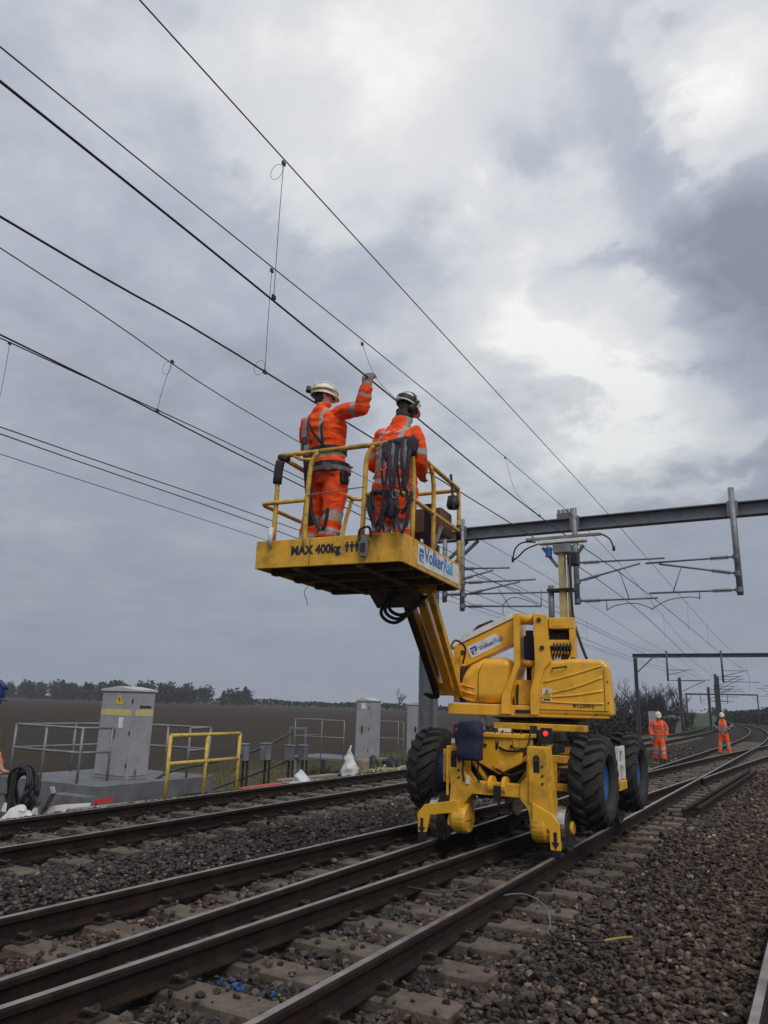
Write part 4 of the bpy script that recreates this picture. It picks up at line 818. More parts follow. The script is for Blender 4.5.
part('cross_pin', MB().tube([(-3.15, 9.3, 2.62), (-2.97, 9.3, 2.62)], .065, 14), 'yellow_worn', tw_, smooth=True); part('cross_pin', MB().tube([(-3.15, 9.28, 2.06), (-2.97, 9.28, 2.06)], .045, 14), 'yellow_worn', tw_, smooth=True)
part('hose_bundle', MB().box((-3.125, 9.35, 2.12), (-2.985, 9.6, 2.42)), 'navy', tw_, bevel=.02); part('ram', MB().tube([(-3.06, 9.5, 1.7), (-3.06, 9.5, 2.5)], .05, 12), 'dark_steel', tw_, smooth=True)
for x, z in ((-2.9, 2.6), (-2.87, 2.25)): part('pin_head', MB().lathe([(.001, 0), (.028, 0), (.028, .02), (.001, .02)], (x, 9.14, z), (0, -1, 0), 12), 'dark_steel', tw_)
bk = part('valve_box', MB().box((-2.79, 9.25, 2.50), (-2.47, 9.85, 2.64)), 'yellow', bevel=.01)
for a, b in (((-2.54, 9.25, 2.14), (-2.47, 9.85, 2.497)), ((-2.79, 9.25, 2.28), (-2.543, 9.32, 2.36)), ((-2.76, 9.25, 2.18), (-2.55, 9.8, 2.22))): part('frame', MB().box(a, b), 'yellow', bk, bevel=.008)
part('inside', MB().box((-2.78, 9.45, 2.225), (-2.545, 9.8, 2.495)), 'black', bk)
for k in range(6): part('valve', MB().box((-2.76+.036*k, 9.36, 2.37), (-2.735+.036*k, 9.44, 2.37+random.uniform(.05, .11))), 'dark_steel', bk); part('hose', MB().tube(curvepts([(-2.75+.04*k, 9.33, 2.38), (-2.72+.04*k, 9.2, 2.25), (-2.75+.035*k, 9.24, 2.12)], 5), .01, 5), 'black', bk, smooth=True)
part('maker_plate', MB().box((-2.74, 9.244, 2.53), (-2.62, 9.249, 2.61)), 'yellow_worn', bk)
# boom
bo = part('boom', MB().prism([(-4.0, 2.29), (-3.21, 2.665), (-3.16, 2.55), (-3.21, 2.33), (-3.62, 2.15), (-3.96, 1.98)], 9.36, 9.66), 'yellow', bevel=.014)
part('boom_cover', MB().prism([(-4.1, 2.25), (-3.22, 2.665), (-3.22, 2.735), (-4.1, 2.335)], 9.34, 9.70), 'white_paint', bo); part('cover_pad', MB().prism([(-3.83, 2.455), (-3.55, 2.585), (-3.55, 2.65), (-3.75, 2.57), (-3.83, 2.49)], 9.5, 9.75), 'dark_steel', bo, bevel=.01)
part('pivot_bolt', MB().lathe([(.001, 0), (.03, 0), (.03, .015), (.001, .015)], (-3.92, 9.36, 2.20), (0, -1, 0), 12), 'dark_steel', bo)
sd = Vector((.47, 0, .222)).normalized(); su = Vector((-sd.z, 0, sd.x))
def sign_on(parent, org, xd, ud, w, h, nrm, size, nm='sign'):
    o_, x_, u_, n_ = Vector(org), Vector(xd).normalized(), Vector(ud).normalized(), Vector(nrm).normalized()
    def q(mb, a0, b0, a1, b1, d0, d1): mb.add([o_+x_*a+u_*b+n_*d for d in (d0, d1) for a, b in ((a0, b0), (a1, b0), (a1, b1), (a0, b1))], [(0,3,2,1),(4,5,6,7),(0,1,5,4),(1,2,6,5),(2,3,7,6),(3,0,4,7)]); return mb
    s_ = part(nm, q(MB(), 0, 0, w, h, .001, .004), 'white_paint', parent)
    par = s_ if parent is ml else parent
    l = h*.6; b = h*.2; a = h*.18
    part('logo', q(MB(), a, b, a+l*.95, b+l, .005, .007), 'sign_blue', par); part('logo_notch', q(q(MB(), a+l*.3, b, a+l*.5, b+l*.42, .008, .0095), a+l*.62, b, a+l*.95, b+l*.3, .008, .0095), 'white_paint', par); part('logo_bar', q(MB(), a, b+l*.56, a+l*.7, b+l*.68, .008, .0095), 'white_paint', par)
    t0 = o_+x_*(a+l*1.15)+u_*(h*.3)+n_*.0065
    lettering('lettering', 'Volker', size, t0, x_, u_, 'sign_blue', par, bold=size*.012); lettering('lettering', 'Rail', size, t0+x_*size*2.78, x_, u_, 'sign_light_blue', par, bold=size*.012)
    return s_
sign_on(bo, Vector((-3.80, 9.358, 2.125)), sd, su, .43, .16, (0, -1, 0), .082)
kn = part('knuckle', MB().box((-4.03, 9.30, 1.56), (-3.95, 9.72, 2.29)), 'yellow_worn', bevel=.01); part('knuckle_plate', MB().box((-3.93, 9.30, 1.56), (-3.89, 9.72, 2.02)), 'dark_steel', kn); part('knuckle_pin', MB().tube([(-4.06, 9.5, 1.72), (-3.86, 9.5, 1.72)], .05, 12), 'dark_steel', kn); part('knuckle_core', MB().box((-3.95, 9.4, 1.58), (-3.93, 9.66, 2.26)), 'black', kn)
# jib with parallel links
JA, JB = Vector((-4.07, 9.10, 1.72)), Vector((-3.62, 7.22, 2.78)); jd = (JB-JA).normalized(); js = jd.cross(Vector((0, 0, 1))).normalized(); ju = js.cross(jd)
jb = part('jib', MB().bar(JA+js*.0, JB+js*.0, .10, .17), 'yellow', bevel=.01)
part('jib_link', MB().bar(JA+js*.135+ju*.02, JB+js*.15+ju*.02, .05, .12), 'yellow', jb, bevel=.008); part('jib_link', MB().bar(JA-js*.12-ju*.05, JB-js*.13-ju*.05, .07, .12), 'yellow_worn', jb, bevel=.008)
part('ram', MB().tube([JA+js*.075+ju*.1+jd*.2, JA+js*.08+ju*.1+jd*1.5], .035, 10), 'dark_steel', jb, smooth=True); part('ram_rod', MB().tube([JA+js*.08+ju*.1+jd*1.5, JA+js*.08+ju*.1+jd*2.1], .018, 8), 'bright_steel', jb, smooth=True)
part('label', MB().bar(JA+js*.052+ju*.0+jd*.75, JA+js*.052+jd*1.15, .003, .09), 'white_paint', jb)
for e_ in (JA, JB): part('pivot_block', MB().bar(e_-js*.2, e_+js*.22, .16, .16), 'yellow_worn', jb, bevel=.015)
for k, off in enumerate((.16, .185, .21)):
    part('hose', MB().tube(curvepts([JB+js*(off+.02)-ju*.02, JA+jd*1.4+js*off-ju*.05, JA+jd*.5+js*off-ju*.05, JA+js*off-ju*.06-Vector((0, 0, .04)), JA+js*(off+.1)-Vector((0, .1, .06))], 6), .022, 6), 'black', jb, smooth=True)
for k in range(3): part('hose', MB().tube(curvepts([(-3.72-.06*k, 7.0, 2.70), (-3.86-.05*k, 7.0, 2.52-.03*k), (-3.74-.03*k, 7.05, 2.44-.04*k), (-3.60, 7.15, 2.55), (-3.58+.02*k, 7.25, 2.66)], 6), .02, 6), 'black', jb, smooth=True)
part('knuckle_hose', MB().tube(curvepts([(-3.90, 9.25, 2.05), (-3.86, 9.2, 2.25), (-3.98, 9.1, 2.33), (-4.05, 9.0, 2.1)], 6), .014, 6), 'black', kn, smooth=True)

# the whole upper structure is slewed a little on its ring
SL = Matrix.Translation((-3.1, 9.2, 0)) @ Matrix.Rotation(R(12), 4, 'Z') @ Matrix.Translation((3.1, -9.2, 0))
for o in (tu, lc, rc, wn, tw_, bk, bo, kn):
    for q in [o]+list(o.children): q.data.transform(SL)
# basket (rotated a little about the vertical)
BO, ba = Vector((-4.60, 5.60, 0)), R(5.5); bu, bv_ = Vector((math.cos(ba), math.sin(ba), 0)), Vector((-math.sin(ba), math.cos(ba), 0))
BM = Matrix(((bu.x, bv_.x, 0, BO.x), (bu.y, bv_.y, 0, BO.y), (0, 0, 1, 0), (0, 0, 0, 1)))
def bpt(u, v, z): return BM @ Vector((u, v, z))
BW, BD, BZ = 1.555, 1.72, 2.745
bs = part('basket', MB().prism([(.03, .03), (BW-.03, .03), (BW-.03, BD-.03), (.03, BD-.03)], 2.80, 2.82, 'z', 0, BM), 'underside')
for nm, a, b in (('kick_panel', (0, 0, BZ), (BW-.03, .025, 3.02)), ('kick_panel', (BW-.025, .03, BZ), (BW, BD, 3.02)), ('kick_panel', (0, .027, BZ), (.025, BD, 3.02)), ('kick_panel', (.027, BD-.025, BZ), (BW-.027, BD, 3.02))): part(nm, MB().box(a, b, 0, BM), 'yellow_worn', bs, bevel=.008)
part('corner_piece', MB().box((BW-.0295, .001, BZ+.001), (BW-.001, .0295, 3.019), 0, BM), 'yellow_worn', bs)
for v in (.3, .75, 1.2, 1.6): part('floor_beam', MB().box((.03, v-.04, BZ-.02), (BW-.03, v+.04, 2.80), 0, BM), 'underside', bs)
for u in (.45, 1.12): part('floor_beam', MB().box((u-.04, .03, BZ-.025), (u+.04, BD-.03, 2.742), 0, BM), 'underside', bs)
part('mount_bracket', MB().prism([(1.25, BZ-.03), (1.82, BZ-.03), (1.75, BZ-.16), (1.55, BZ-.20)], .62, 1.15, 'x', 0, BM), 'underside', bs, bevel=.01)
TR = 3.885
def bt(nm, pts, r=.024, m='rail_yellow', sm=2):
    return part(nm, MB().tube(curvepts([bpt(*p_) for p_ in pts], sm) if sm > 1 else [bpt(*p_) for p_ in pts], r, 10), m, bs, smooth=True)
bt('top_rail', [(.20, .0, TR), (.42, .0, TR), (.62, .0, TR), (.64, .0, TR)], sm=1); bt('top_rail', [(.66, .0, TR), (1.0, .0, TR), (1.42, .0, TR), (1.47, .03, TR), (1.52, .10, TR), (1.535, .4, TR), (1.535, 1.0, TR), (1.535, 1.65, TR), (1.49, 1.71, TR), (1.1, 1.72, TR), (.3, 1.72, TR), (.2, 1.66, TR), (.19, 1.0, TR), (.20, 0, TR)], sm=1)
bt('mid_rail', [(.52, .0, 3.40), (.10, .0, 3.40), (.04, .02, 3.40), (.02, .08, 3.40), (.03, .6, 3.40), (.05, 1.68, 3.40), (.5, 1.72, 3.40), (1.49, 1.72, 3.40), (1.535, 1.65, 3.40), (1.535, .15, 3.40), (1.50, .03, 3.40), (1.46, 0, 3.40), (1.17, 0, 3.40)], .021, sm=1)
for pts in ([(.18, .02, 3.02), (.19, .01, 3.5), (.20, .0, TR)], [(.53, .02, 2.9), (.545, .0, 3.4), (.57, .0, 3.76), (.64, 0, TR-.01)], [(1.15, .0, 2.95), (1.16, .0, 3.5), (1.17, .0, 3.76), (1.24, 0, TR-.01)], [(1.535, .28, 2.95), (1.535, .28, 3.7), (1.53, .18, TR-.02)], [(1.535, .85, 2.95), (1.535, .85, 3.7), (1.535, .72, TR-.01)], [(1.535, 1.68, 2.95), (1.535, 1.68, TR-.08), (1.535, 1.58, TR-.01)], [(.05, 1.70, 2.95), (.08, 1.70, 3.5), (.19, 1.68, TR)], [(.8, 1.72, 2.95), (.8, 1.72, TR)]):
    bt('post', pts, .024, sm=3)
bt('corner_brace', [(.36, 0, TR-.005), (.45, 0, TR-.06), (.565, 0, TR-.075)], .018, sm=2)
bt('rail_sleeve', [(.19, .004, 3.60), (.197, .002, 3.74), (.215, .0, 3.83)], .045, 'strap'); bt('rail_sleeve', [(.197, .0, 3.87), (.25, .004, 3.862), (.3, .003, 3.84)], .035, 'strap')
bt('sensor_tube', [(.175, -.03, 2.96), (.18, -.03, 3.14)], .024, 'white_paint', 1); bt('grip_band', [(1.535, 1.68, 3.30), (1.535, 1.68, 3.47)], .028, 'black', 1); bt('chain_bar', [(.56, -.02, 3.44), (.9, -.03, 3.455), (1.17, -.02, 3.47)], .006, 'galvanised')
part('rivet_line', MB().box((.60, -.004, 2.76), (.606, -.001, 3.01), 0, BM), 'underside', bs)
lettering('lettering', 'MAX 400kg', .118, bpt(.40, -.004, 2.865), bu, (0, 0, 1), 'sign_dark', bs, bold=.004, squeeze=.93)
for k in range(3):
    u = 1.0+k*.05
    part('person_mark', MB().add([bpt(u+a, -.003, 2.86+b) for a, b in ((-.009, 0), (.009, 0), (.011, .045), (.021, .045), (.021, .074), (-.021, .074), (-.021, .045), (-.011, .045))], [(0, 1, 2, 3, 4, 5, 6, 7)]).add([bpt(u+.011*math.cos(t_), -.003, 2.949+.014*math.sin(t_)) for t_ in np.linspace(0, 6.283, 9)[:-1]], [tuple(range(8))]), 'sign_dark', bs)
sign_on(bs, bpt(BW, .38, 2.79), bv_, (0, 0, 1), 1.24, .20, bu, .20)
bt('hanging_wire', [(.40, .35, 2.74), (.42, .36, 2.66), (.37, .35, 2.56), (.40, .35, 2.48), (.42, .34, 2.42)], .003, 'wire', 5)
# console on the far right of the basket
cs = part('control_console', MB().box((1.14, 1.26, 3.30), (1.48, 1.62, 3.58), 0, BM), 'brown_panel', bs, bevel=.02)
part('console_post', MB().box((1.28, 1.40, 2.84), (1.36, 1.48, 3.37), 0, BM), 'navy', bs); part('console_bar', MB().bar(bpt(1.45, .95, 2.9), bpt(1.5, 1.2, 3.35), .04, .02), 'galvanised', bs); part('console_frame', MB().box((1.38, 1.0, 2.86), (1.47, 1.08, 3.55), 0, BM), 'navy', bs)
part('foot_switch', MB().lathe([(.001, 0), (.06, 0), (.075, .04), (.06, .14), (.001, .15)], bpt(1.545, 1.45, 3.60), (0, 0, 1), 12), 'black', bs, smooth=True); part('lever', MB().tube([bpt(1.57, 1.4, 3.6), bpt(1.535, 1.4, 3.98)], .016, 8), 'dark_steel', bs)

# mast with the white head on the machine
mt = part('sensor_mast', MB().box((-2.84, 9.94, 2.1), (-2.75, 10.03, 3.66)), 'cream', bevel=.015)
part('mast_tube', MB().tube([(-2.70, 10.0, 2.5), (-2.70, 10.0, 3.62)], .03, 10), 'cream', mt, smooth=True); part('cylinder', MB().tube([(-2.96, 9.98, 2.5), (-2.96, 9.98, 3.16)], .04, 12), 'galv_dark', mt, smooth=True)
part('collar', MB().box((-3.0, 9.90, 3.07), (-2.63, 10.08, 3.11)), 'dark_steel', mt, bevel=.01)
part('head_plate', MB().box((-3.12, 9.90, 3.745), (-2.45, 10.05, 3.79)), 'white_paint', mt, bevel=.008); part('head_rail', MB().box((-3.30, 9.95, 3.815), (-2.25, 10.0, 3.85)), 'galvanised', mt)
part('head_block', MB().box((-2.9, 9.9, 3.6), (-2.66, 10.08, 3.725)), 'galvanised', mt, bevel=.01); part('motor', MB().box((-2.70, 9.9, 3.42), (-2.56, 10.05, 3.6)), 'dark_steel', mt, bevel=.015)
for x0, x1 in ((-3.0, -2.86), (-2.55, -2.70)): part('brace', MB().bar((x0-.06*(1 if x0 < -2.8 else -1), 9.98, 3.70), (x1, 9.98, 3.42), .04, .04), 'galv_dark', mt)
part('blue_motor', MB().lathe([(.001, 0), (.045, 0), (.045, .13), (.001, .13)], (-2.97, 9.95, 3.56), (0, 0, 1), 12), 'sign_blue', mt)
for sg_, pts in ((1, [(-3.16, 9.97, 3.79), (-3.35, 9.97, 3.80), (-3.46, 9.97, 3.72), (-3.50, 9.97, 3.58)]), (2, [(-3.12, 9.97, 3.76), (-3.3, 9.97, 3.7), (-3.42, 9.97, 3.60), (-3.50, 9.97, 3.55)]), (3, [(-2.45, 9.97, 3.83), (-2.28, 9.97, 3.84), (-2.14, 9.97, 3.76), (-2.09, 9.97, 3.64)])): part('horn', MB().tube(curvepts(pts, 6), .011, 6), 'black', mt, smooth=True)
for x, z in ((-3.5, 3.56), (-2.085, 3.62)): part('horn_tip', MB().lathe([(.001, -.04), (.02, -.03), (.02, .03), (.001, .04)], (x, 9.97, z), (0, 0, 1), 10), 'black', mt, smooth=True)
part('mast_cable', MB().tube(curvepts([(-2.66, 9.88, 3.55), (-2.64, 9.82, 3.2), (-2.62, 9.8, 2.7), (-2.52, 9.75, 2.35), (-2.44, 9.75, 2.12)], 6), .02, 6), 'black', mt, smooth=True)

# tool bag hung on the front of the chassis
tb = thing('tool_bag', 'dark navy tool bag hanging on the front of the machine', 'bag', (-3.45, 8.2, .9))
def bagf(t, a):
    w = .135+.02*math.sin(min(1, t*1.1)*2.6) if t < .93 else .11; ex = .55
    q = Vector((-3.455+math.copysign(abs(math.cos(a))**ex, math.cos(a))*w, 8.27+math.copysign(abs(math.sin(a))**ex, math.sin(a))*.085, .92+.42*t)); return q+noise.noise_vector(q*8)*.03
mb = MB(); n_ = 20; kk = 12; mb.add([bagf(i/kk, 2*math.pi*j/n_) for i in range(kk+1) for j in range(n_)], [(i*n_+j, i*n_+(j+1) % n_, (i+1)*n_+(j+1) % n_, (i+1)*n_+j) for i in range(kk) for j in range(n_)]+[tuple(range(n_-1, -1, -1)), tuple(range(kk*n_, kk*n_+n_))])
mb.build('sack', 'navy', tb, True)
for x in (-3.53, -3.345): MB().ribbon([(x, 8.26, .95), (x-.005, 8.25, .8), (x+.005, 8.26, .68)], (1, 0, 0), .02, .004).build('strap', 'black', tb)
MB().box((-3.50, 8.262, .66), (-3.46, 8.275, .75)).build('tag', 'white_paint', tb)
# lifting clamp clipped to the basket panel
kl = thing('rail_clamp', 'worn white metal clamp clipped over the basket panel', 'clamp', bpt(1.2, -.05, 2.8))
MB().prism([(1.155, 2.80), (1.22, 2.79), (1.235, 2.92), (1.215, 2.99), (1.165, 3.0), (1.145, 2.91)], -.06, -.02, 'y', 0, BM).build('jaw', 'strap_grey', kl, bevel=.012); MB().tube(curvepts([bpt(1.14, -.04, 2.95), bpt(1.15, -.05, 3.05), bpt(1.24, -.05, 3.07), bpt(1.255, -.04, 2.98)], 5), .012, 6).build('hook', 'dark_steel', kl, True); MB().box((1.165, -.066, 2.84), (1.215, -.061, 2.92), 0, BM).build('dark_slot_plate', 'dark_steel', kl)
# bag and blue box on the basket floor behind the left worker
o = MB().box((.83, 1.28, 2.825), (1.16, 1.6, 3.10), 0, BM).build('blue_box', 'sign_blue', None, bevel=.015); tag(o, 'dark blue box on the basket floor behind the workers', 'box')
def bg2(t, a):
    q = bpt(1.0+math.cos(a)*.17*(1-.1*t), 1.44+math.sin(a)*.15, 3.105+.36*t); return q+noise.noise_vector(q*8)*.035
lump('work_bag', 'brownish pink work bag on top of the blue box in the basket', 'bag', bg2, 'pink_bag', 16, 8)

# spare harness hung over the front rail
hs = thing('hanging_harness', 'bundle of dark spare harness straps hung over the basket rail', 'harness', bpt(1.3, -.05, 3.3))
rs = random.Random(4)
HU = .09
def pad(nm, c, sx_, sy_, sz_, m, seed):
    mb = MB(); n_ = 14; kk = 9; vs = []
    for i in range(kk+1):
        for j in range(n_):
            th = math.pi*(i+.02)/(kk+.04); ph = 2*math.pi*j/n_; q = Vector((math.sin(th)*math.cos(ph)*sx_, math.sin(th)*math.sin(ph)*sy_, math.cos(th)*sz_)); q += noise.noise_vector(q*18+Vector((seed, 0, 0)))*.022; vs.append(bpt(c[0]+HU+q.x, c[1]+q.y, c[2]+q.z))
    mb.add(vs, [(i*n_+j, i*n_+(j+1) % n_, (i+1)*n_+(j+1) % n_, (i+1)*n_+j) for i in range(kk) for j in range(n_)]); mb.build(nm, m, hs, True)
pad('pad', (1.44, -.01, 3.865), .17, .055, .05, 'strap', 1); pad('pad', (1.30, -.05, 3.80), .05, .04, .08, 'strap', 7); pad('pad', (1.56, -.04, 3.81), .055, .04, .10, 'strap', 3); pad('pouch', (1.33, -.06, 3.72), .04, .035, .06, 'strap', 5); pad('pouch', (1.38, -.05, 3.24), .06, .045, .12, 'strap', 8); pad('pad', (1.23, -.04, 3.40), .10, .035, .035, 'strap', 9)
for k in range(11):
    u0 = 1.26+HU+.30*k/10; u1 = u0+rs.uniform(-.07, .07); L = rs.uniform(.3, .9)
    pts = [(u0, -.05, 3.88), (u0+rs.uniform(-.02, .02), -.075-rs.uniform(0, .03), 3.88-L*.4), (u1, -.07, 3.88-L*.8), (u1+rs.uniform(-.04, .04), -.06, 3.88-L)]
    sd_ = [bu*math.cos(a)+bv_*math.sin(a) for a in np.linspace(rs.uniform(-.5, .5), rs.uniform(-.9, .9), 19)]
    MB().ribbon(curvepts([bpt(*p_) for p_ in pts], 6), sd_, .032, .005).build('strap', 'strap' if k % 4 else 'strap_grey', hs)
for k in range(7):
    u0 = 1.2+HU+.3*rs.random(); w_ = rs.uniform(.05, .10); zb = rs.uniform(2.98, 3.2); zt = rs.uniform(3.35, 3.45)
    pts = [(u0-w_, -.05, zt), (u0-w_*.8, -.08, (zt+zb)/2), (u0, -.085, zb), (u0+w_*.8, -.08, (zt+zb)/2), (u0+w_, -.05, zt)]
    MB().ribbon(curvepts([bpt(*p_) for p_ in pts], 6), bu*.3+bv_, .035, .006).build('strap', 'strap', hs)
for u, z in ((1.30, 3.62), (1.42, 3.35), (1.57, 3.40)): MB().tube([bpt(u+HU+.028*math.cos(t_), -.10, z+.042*math.sin(t_)) for t_ in np.linspace(0, 6.28, 13)], .006, 5).build('buckle', 'galvanised', hs, True)

# ------------------------------------------------------------------ people
def capsule(mb, pts, rs_, n=12):
    P = [Vector(p_) for p_ in pts]; d0 = (P[0]-P[1]).normalized(); d1 = (P[-1]-P[-2]).normalized()
    pts2 = [P[0]+d0*rs_[0]*.95, P[0]+d0*rs_[0]*.6]+P+[P[-1]+d1*rs_[-1]*.6, P[-1]+d1*rs_[-1]*.95]
    mb.tube(pts2, [rs_[0]*.25, rs_[0]*.78]+list(rs_)+[rs_[-1]*.78, rs_[-1]*.25], n)
def ellipsoid(mb, c, ax, n=14, k=9):
    c = Vector(c); vs = []
    for i in range(k+1):
        th = math.pi*(i+.05)/(k+.1)
        for j in range(n):
            ph = 2*math.pi*j/n; vs.append(c+ax[0]*math.sin(th)*math.cos(ph)+ax[1]*math.sin(th)*math.sin(ph)+ax[2]*math.cos(th))
    mb.add(vs, [(i*n+j, i*n+(j+1) % n, (i+1)*n+(j+1) % n, (i+1)*n+j) for i in range(k) for j in range(n)]+[tuple(range(n-1, -1, -1)), tuple(range(k*n, k*n+n))])
def segdist(p_, a, b):
    ab = b-a; t_ = max(0, min(1, (p_-a).dot(ab)/max(1e-9, ab.length_squared))); return (p_-(a+ab*t_)).length, t_
def loft(mb, rings, n=20):
    vs = []
    for c, rv, fv, w, d in rings:
        for j in range(n):
            a = 2*math.pi*j/n; ca, sa = math.cos(a), math.sin(a); vs.append(Vector(c)+rv*w*math.copysign(abs(ca)**.85, ca)+fv*d*math.copysign(abs(sa)**.85, sa))
    k = len(rings); mb.add(vs, [(i*n+j, i*n+(j+1) % n, (i+1)*n+(j+1) % n, (i+1)*n+j) for i in range(k-1) for j in range(n)]+[tuple(range(n-1, -1, -1)), tuple(range((k-1)*n, k*n))])
def hand(mb, wrist, d, palm_n, side, s_=1., curl=1.0):
    """palm + four fingers + thumb; d = along the hand, palm_n = palm normal, side = towards the thumb"""
    d, palm_n, side = Vector(d).normalized(), Vector(palm_n).normalized(), Vector(side).normalized(); w = Vector(wrist)
    for k in range(4): capsule(mb, [w+side*(.028-.019*k)*s_+d*.01, w+side*(.033-.022*k)*s_+d*.085*s_], [.015*s_, .013*s_], 8)
    for k, L in enumerate((.072, .08, .075, .06)):
        b0 = w+side*(.033-.022*k)*s_+d*.088*s_; a1 = 1.0*curl; p1_ = b0+(d*math.cos(a1*.6)+palm_n*math.sin(a1*.6))*L*.45*s_; p2 = p1_+(d*math.cos(a1*1.9)+palm_n*math.sin(a1*1.9))*L*.4*s_; p3 = p2+(d*math.cos(a1*2.9)+palm_n*math.sin(a1*2.9))*L*.3*s_
        capsule(mb, [b0, p1_, p2, p3], [.0105*s_, .0095*s_, .009*s_, .008*s_], 7)
    t0 = w+side*.03*s_+d*.025*s_; t1 = t0+(side*.6+d*.6+palm_n*.4).normalized()*.042*s_; t2 = t1+(d*.7+palm_n*.7*curl+side*.05).normalized()*.034*s_
    capsule(mb, [t0, t1, t2], [.014*s_, .0115*s_, .009*s_], 8)
def person(name, label, J, facing, headfac, voxel, style, group=None):
    """J: joints in world space. One continuous body mesh grown from the pose; helmet and harness are children."""
    J = {k_: Vector(v) for k_, v in J.items()}; F = Vector(facing).normalized()
    rv = (J['shR']-J['shL']).normalized(); F = (F-rv*F.dot(rv)).normalized(); hf = Vector(headfac).normalized(); upv = (J['head']-J['neck']).normalized(); hf = (hf-upv*hf.dot(upv)).normalized(); hr = hf.cross(upv)
    mb = MB(); bulk = style.get('bulk', 1.0); lb = style.get('legbulk', bulk); ab = min(bulk, 1.15)
    sh = (J['shL']+J['shR'])/2; pv = J['pelvis']; hw = (J['shR']-J['shL']).length/2
    hrv = (J['hipR']-J['hipL']).normalized(); spine = lambda t_: pv.lerp(sh, t_)
    hem = style.get('hem', 0.)
    rings = [(spine(-.22-hem)+Vector((0, 0, 0)), hrv, F, .165*bulk+hem*.22, .125*bulk), (spine(-.05), hrv, F, .178*bulk, .135*bulk), (spine(.22), rv, F, .160*bulk, .125*bulk), (spine(.5), rv, F, .178*bulk, .135*bulk), (spine(.78), rv, F, hw*1.06, .135*bulk), (spine(.93), rv, F, hw*1.02, .11*bulk), (spine(1.03), rv, F, hw*.78, .095), (spine(1.09), rv, F, hw*.48, .085), (spine(1.13), rv, F, .075, .075)]
    loft(mb, rings)
    B = {}
    def limb(nm, pts, rs_): capsule(mb, pts, rs_); B[nm] = [(pts[i], pts[i+1], rs_[i], rs_[i+1]) for i in range(len(pts)-1)]
    for s_ in 'LR':
        limb('arm'+s_, [J['sh'+s_].lerp(sh, .12)+Vector((0, 0, -.025)), J['sh'+s_].lerp(J['el'+s_], .5), J['el'+s_]], [.070*ab, .070*ab, .064*ab])
        limb('fore'+s_, [J['el'+s_], J['el'+s_].lerp(J['ha'+s_], .45), J['el'+s_].lerp(J['ha'+s_], .93)], [.064*ab, .062*ab, .052*ab])
        limb('thigh'+s_, [J['hip'+s_], J['hip'+s_].lerp(J['kn'+s_], .5), J['kn'+s_]], [.105*lb, .095*lb, .078*lb])
        limb('shin'+s_, [J['kn'+s_], J['kn'+s_].lerp(J['ft'+s_], .45), J['kn'+s_].lerp(J['ft'+s_], .80)], [.078*lb, .080*lb, .078*lb])
        ff = Vector(style.get('foot'+s_, F)).normalized(); ft = J['ft'+s_]
        limb('foot'+s_, [ft+ff*-.05+Vector((0, 0, .05)), ft+ff*.06+Vector((0, 0, .05)), ft+ff*.17+Vector((0, 0, .035))], [.05, .05, .042])
        h = style.get('hand'+s_)
        if h: hand(mb, J['ha'+s_], h[0], h[1], h[2], 1.22, h[3] if len(h) > 3 else .8)
        else:
            d = (J['ha'+s_]-J['el'+s_]).normalized(); hand(mb, J['ha'+s_], d, F, hrv*(1 if s_ == 'L' else -1), 1.05, .6)
    capsule(mb, [sh+Vector((0, 0, .02)), J['neck'], J['head']-upv*.06], [.066, .060, .058])
    ellipsoid(mb, J['head']+upv*.01, (hr*.077, hf*.098, upv*.118)); ellipsoid(mb, J['head']-upv*.065+hf*.03, (hr*.058, hf*.062, upv*.055))
    capsule(mb, [J['head']+hf*.085+upv*.02, J['head']+hf*.112-upv*.018], [.012, .016], 8)
    for s_ in (-1, 1): ellipsoid(mb, J['head']+hr*.08*s_-hf*.008+upv*.0, (hr*.013, hf*.024, upv*.034), 8, 6)
    if style.get('collar', True): loft(mb, [(spine(1.02), rv, F, .105, .10), (J['neck']+upv*.005, rv, F, .085, .085)])
    if style.get('snood'): ellipsoid(mb, J['neck']+upv*.035+hf*.01, (hr*.085, hf*.095, upv*.085))
    me0 = mb.mesh('tmp'); tmp = bpy.data.objects.new('tmp', me0); C.objects.link(tmp)
    rm = tmp.modifiers.new('r', 'REMESH'); rm.mode = 'VOXEL'; rm.voxel_size = voxel; sm = tmp.modifiers.new('s', 'SMOOTH'); sm.factor = .5; sm.iterations = style.get('smooth', 4)
    me_ = bpy.data.meshes.new_from_object(tmp.evaluated_get(bpy.context.evaluated_depsgraph_get())); bpy.data.objects.remove(tmp); bpy.data.meshes.remove(me0)
    me_.name = 'body'; me_.materials.clear()
    for m_ in ('orange', 'reflective', 'skin', 'hair', style.get('boots', 'black'), 'glove', 'navy'): me_.materials.append(M[m_])
    # classify faces by the nearest limb, wrinkle the cloth
    segs = [(nm, i, a, b, r0, r1, len(S_)) for nm, S_ in B.items() for i, (a, b, r0, r1) in enumerate(S_)]
    def where(p_):
        best = (1e9, None, 0)
        for nm, i, a, b, r0, r1, k_ in segs:
            d_, t_ = segdist(p_, a, b); d_ -= r0+(r1-r0)*t_
            if d_ < best[0]: best = (d_, nm, (i+t_)/k_)
        d_, t_ = segdist(p_, pv-(sh-pv)*.15, sh); d_ -= .15*bulk
        if d_ < best[0]-.01: best = (d_, 'torso', t_)
        d_, t_ = segdist(p_, J['neck'], J['head']); d_ -= .095
        if d_ < best[0] and (p_-J['neck']).dot(upv) > -.005: best = (d_, 'head', t_)
        for s_ in 'LR':
            v = p_-J['ha'+s_]; hd = (J['ha'+s_]-J['el'+s_]).normalized()
            if style.get('hand'+s_): hd = Vector(style['hand'+s_][0]).normalized()
            if v.length < .2 and v.dot(hd) > -.012: best = (0, 'hand', 0)
        return best
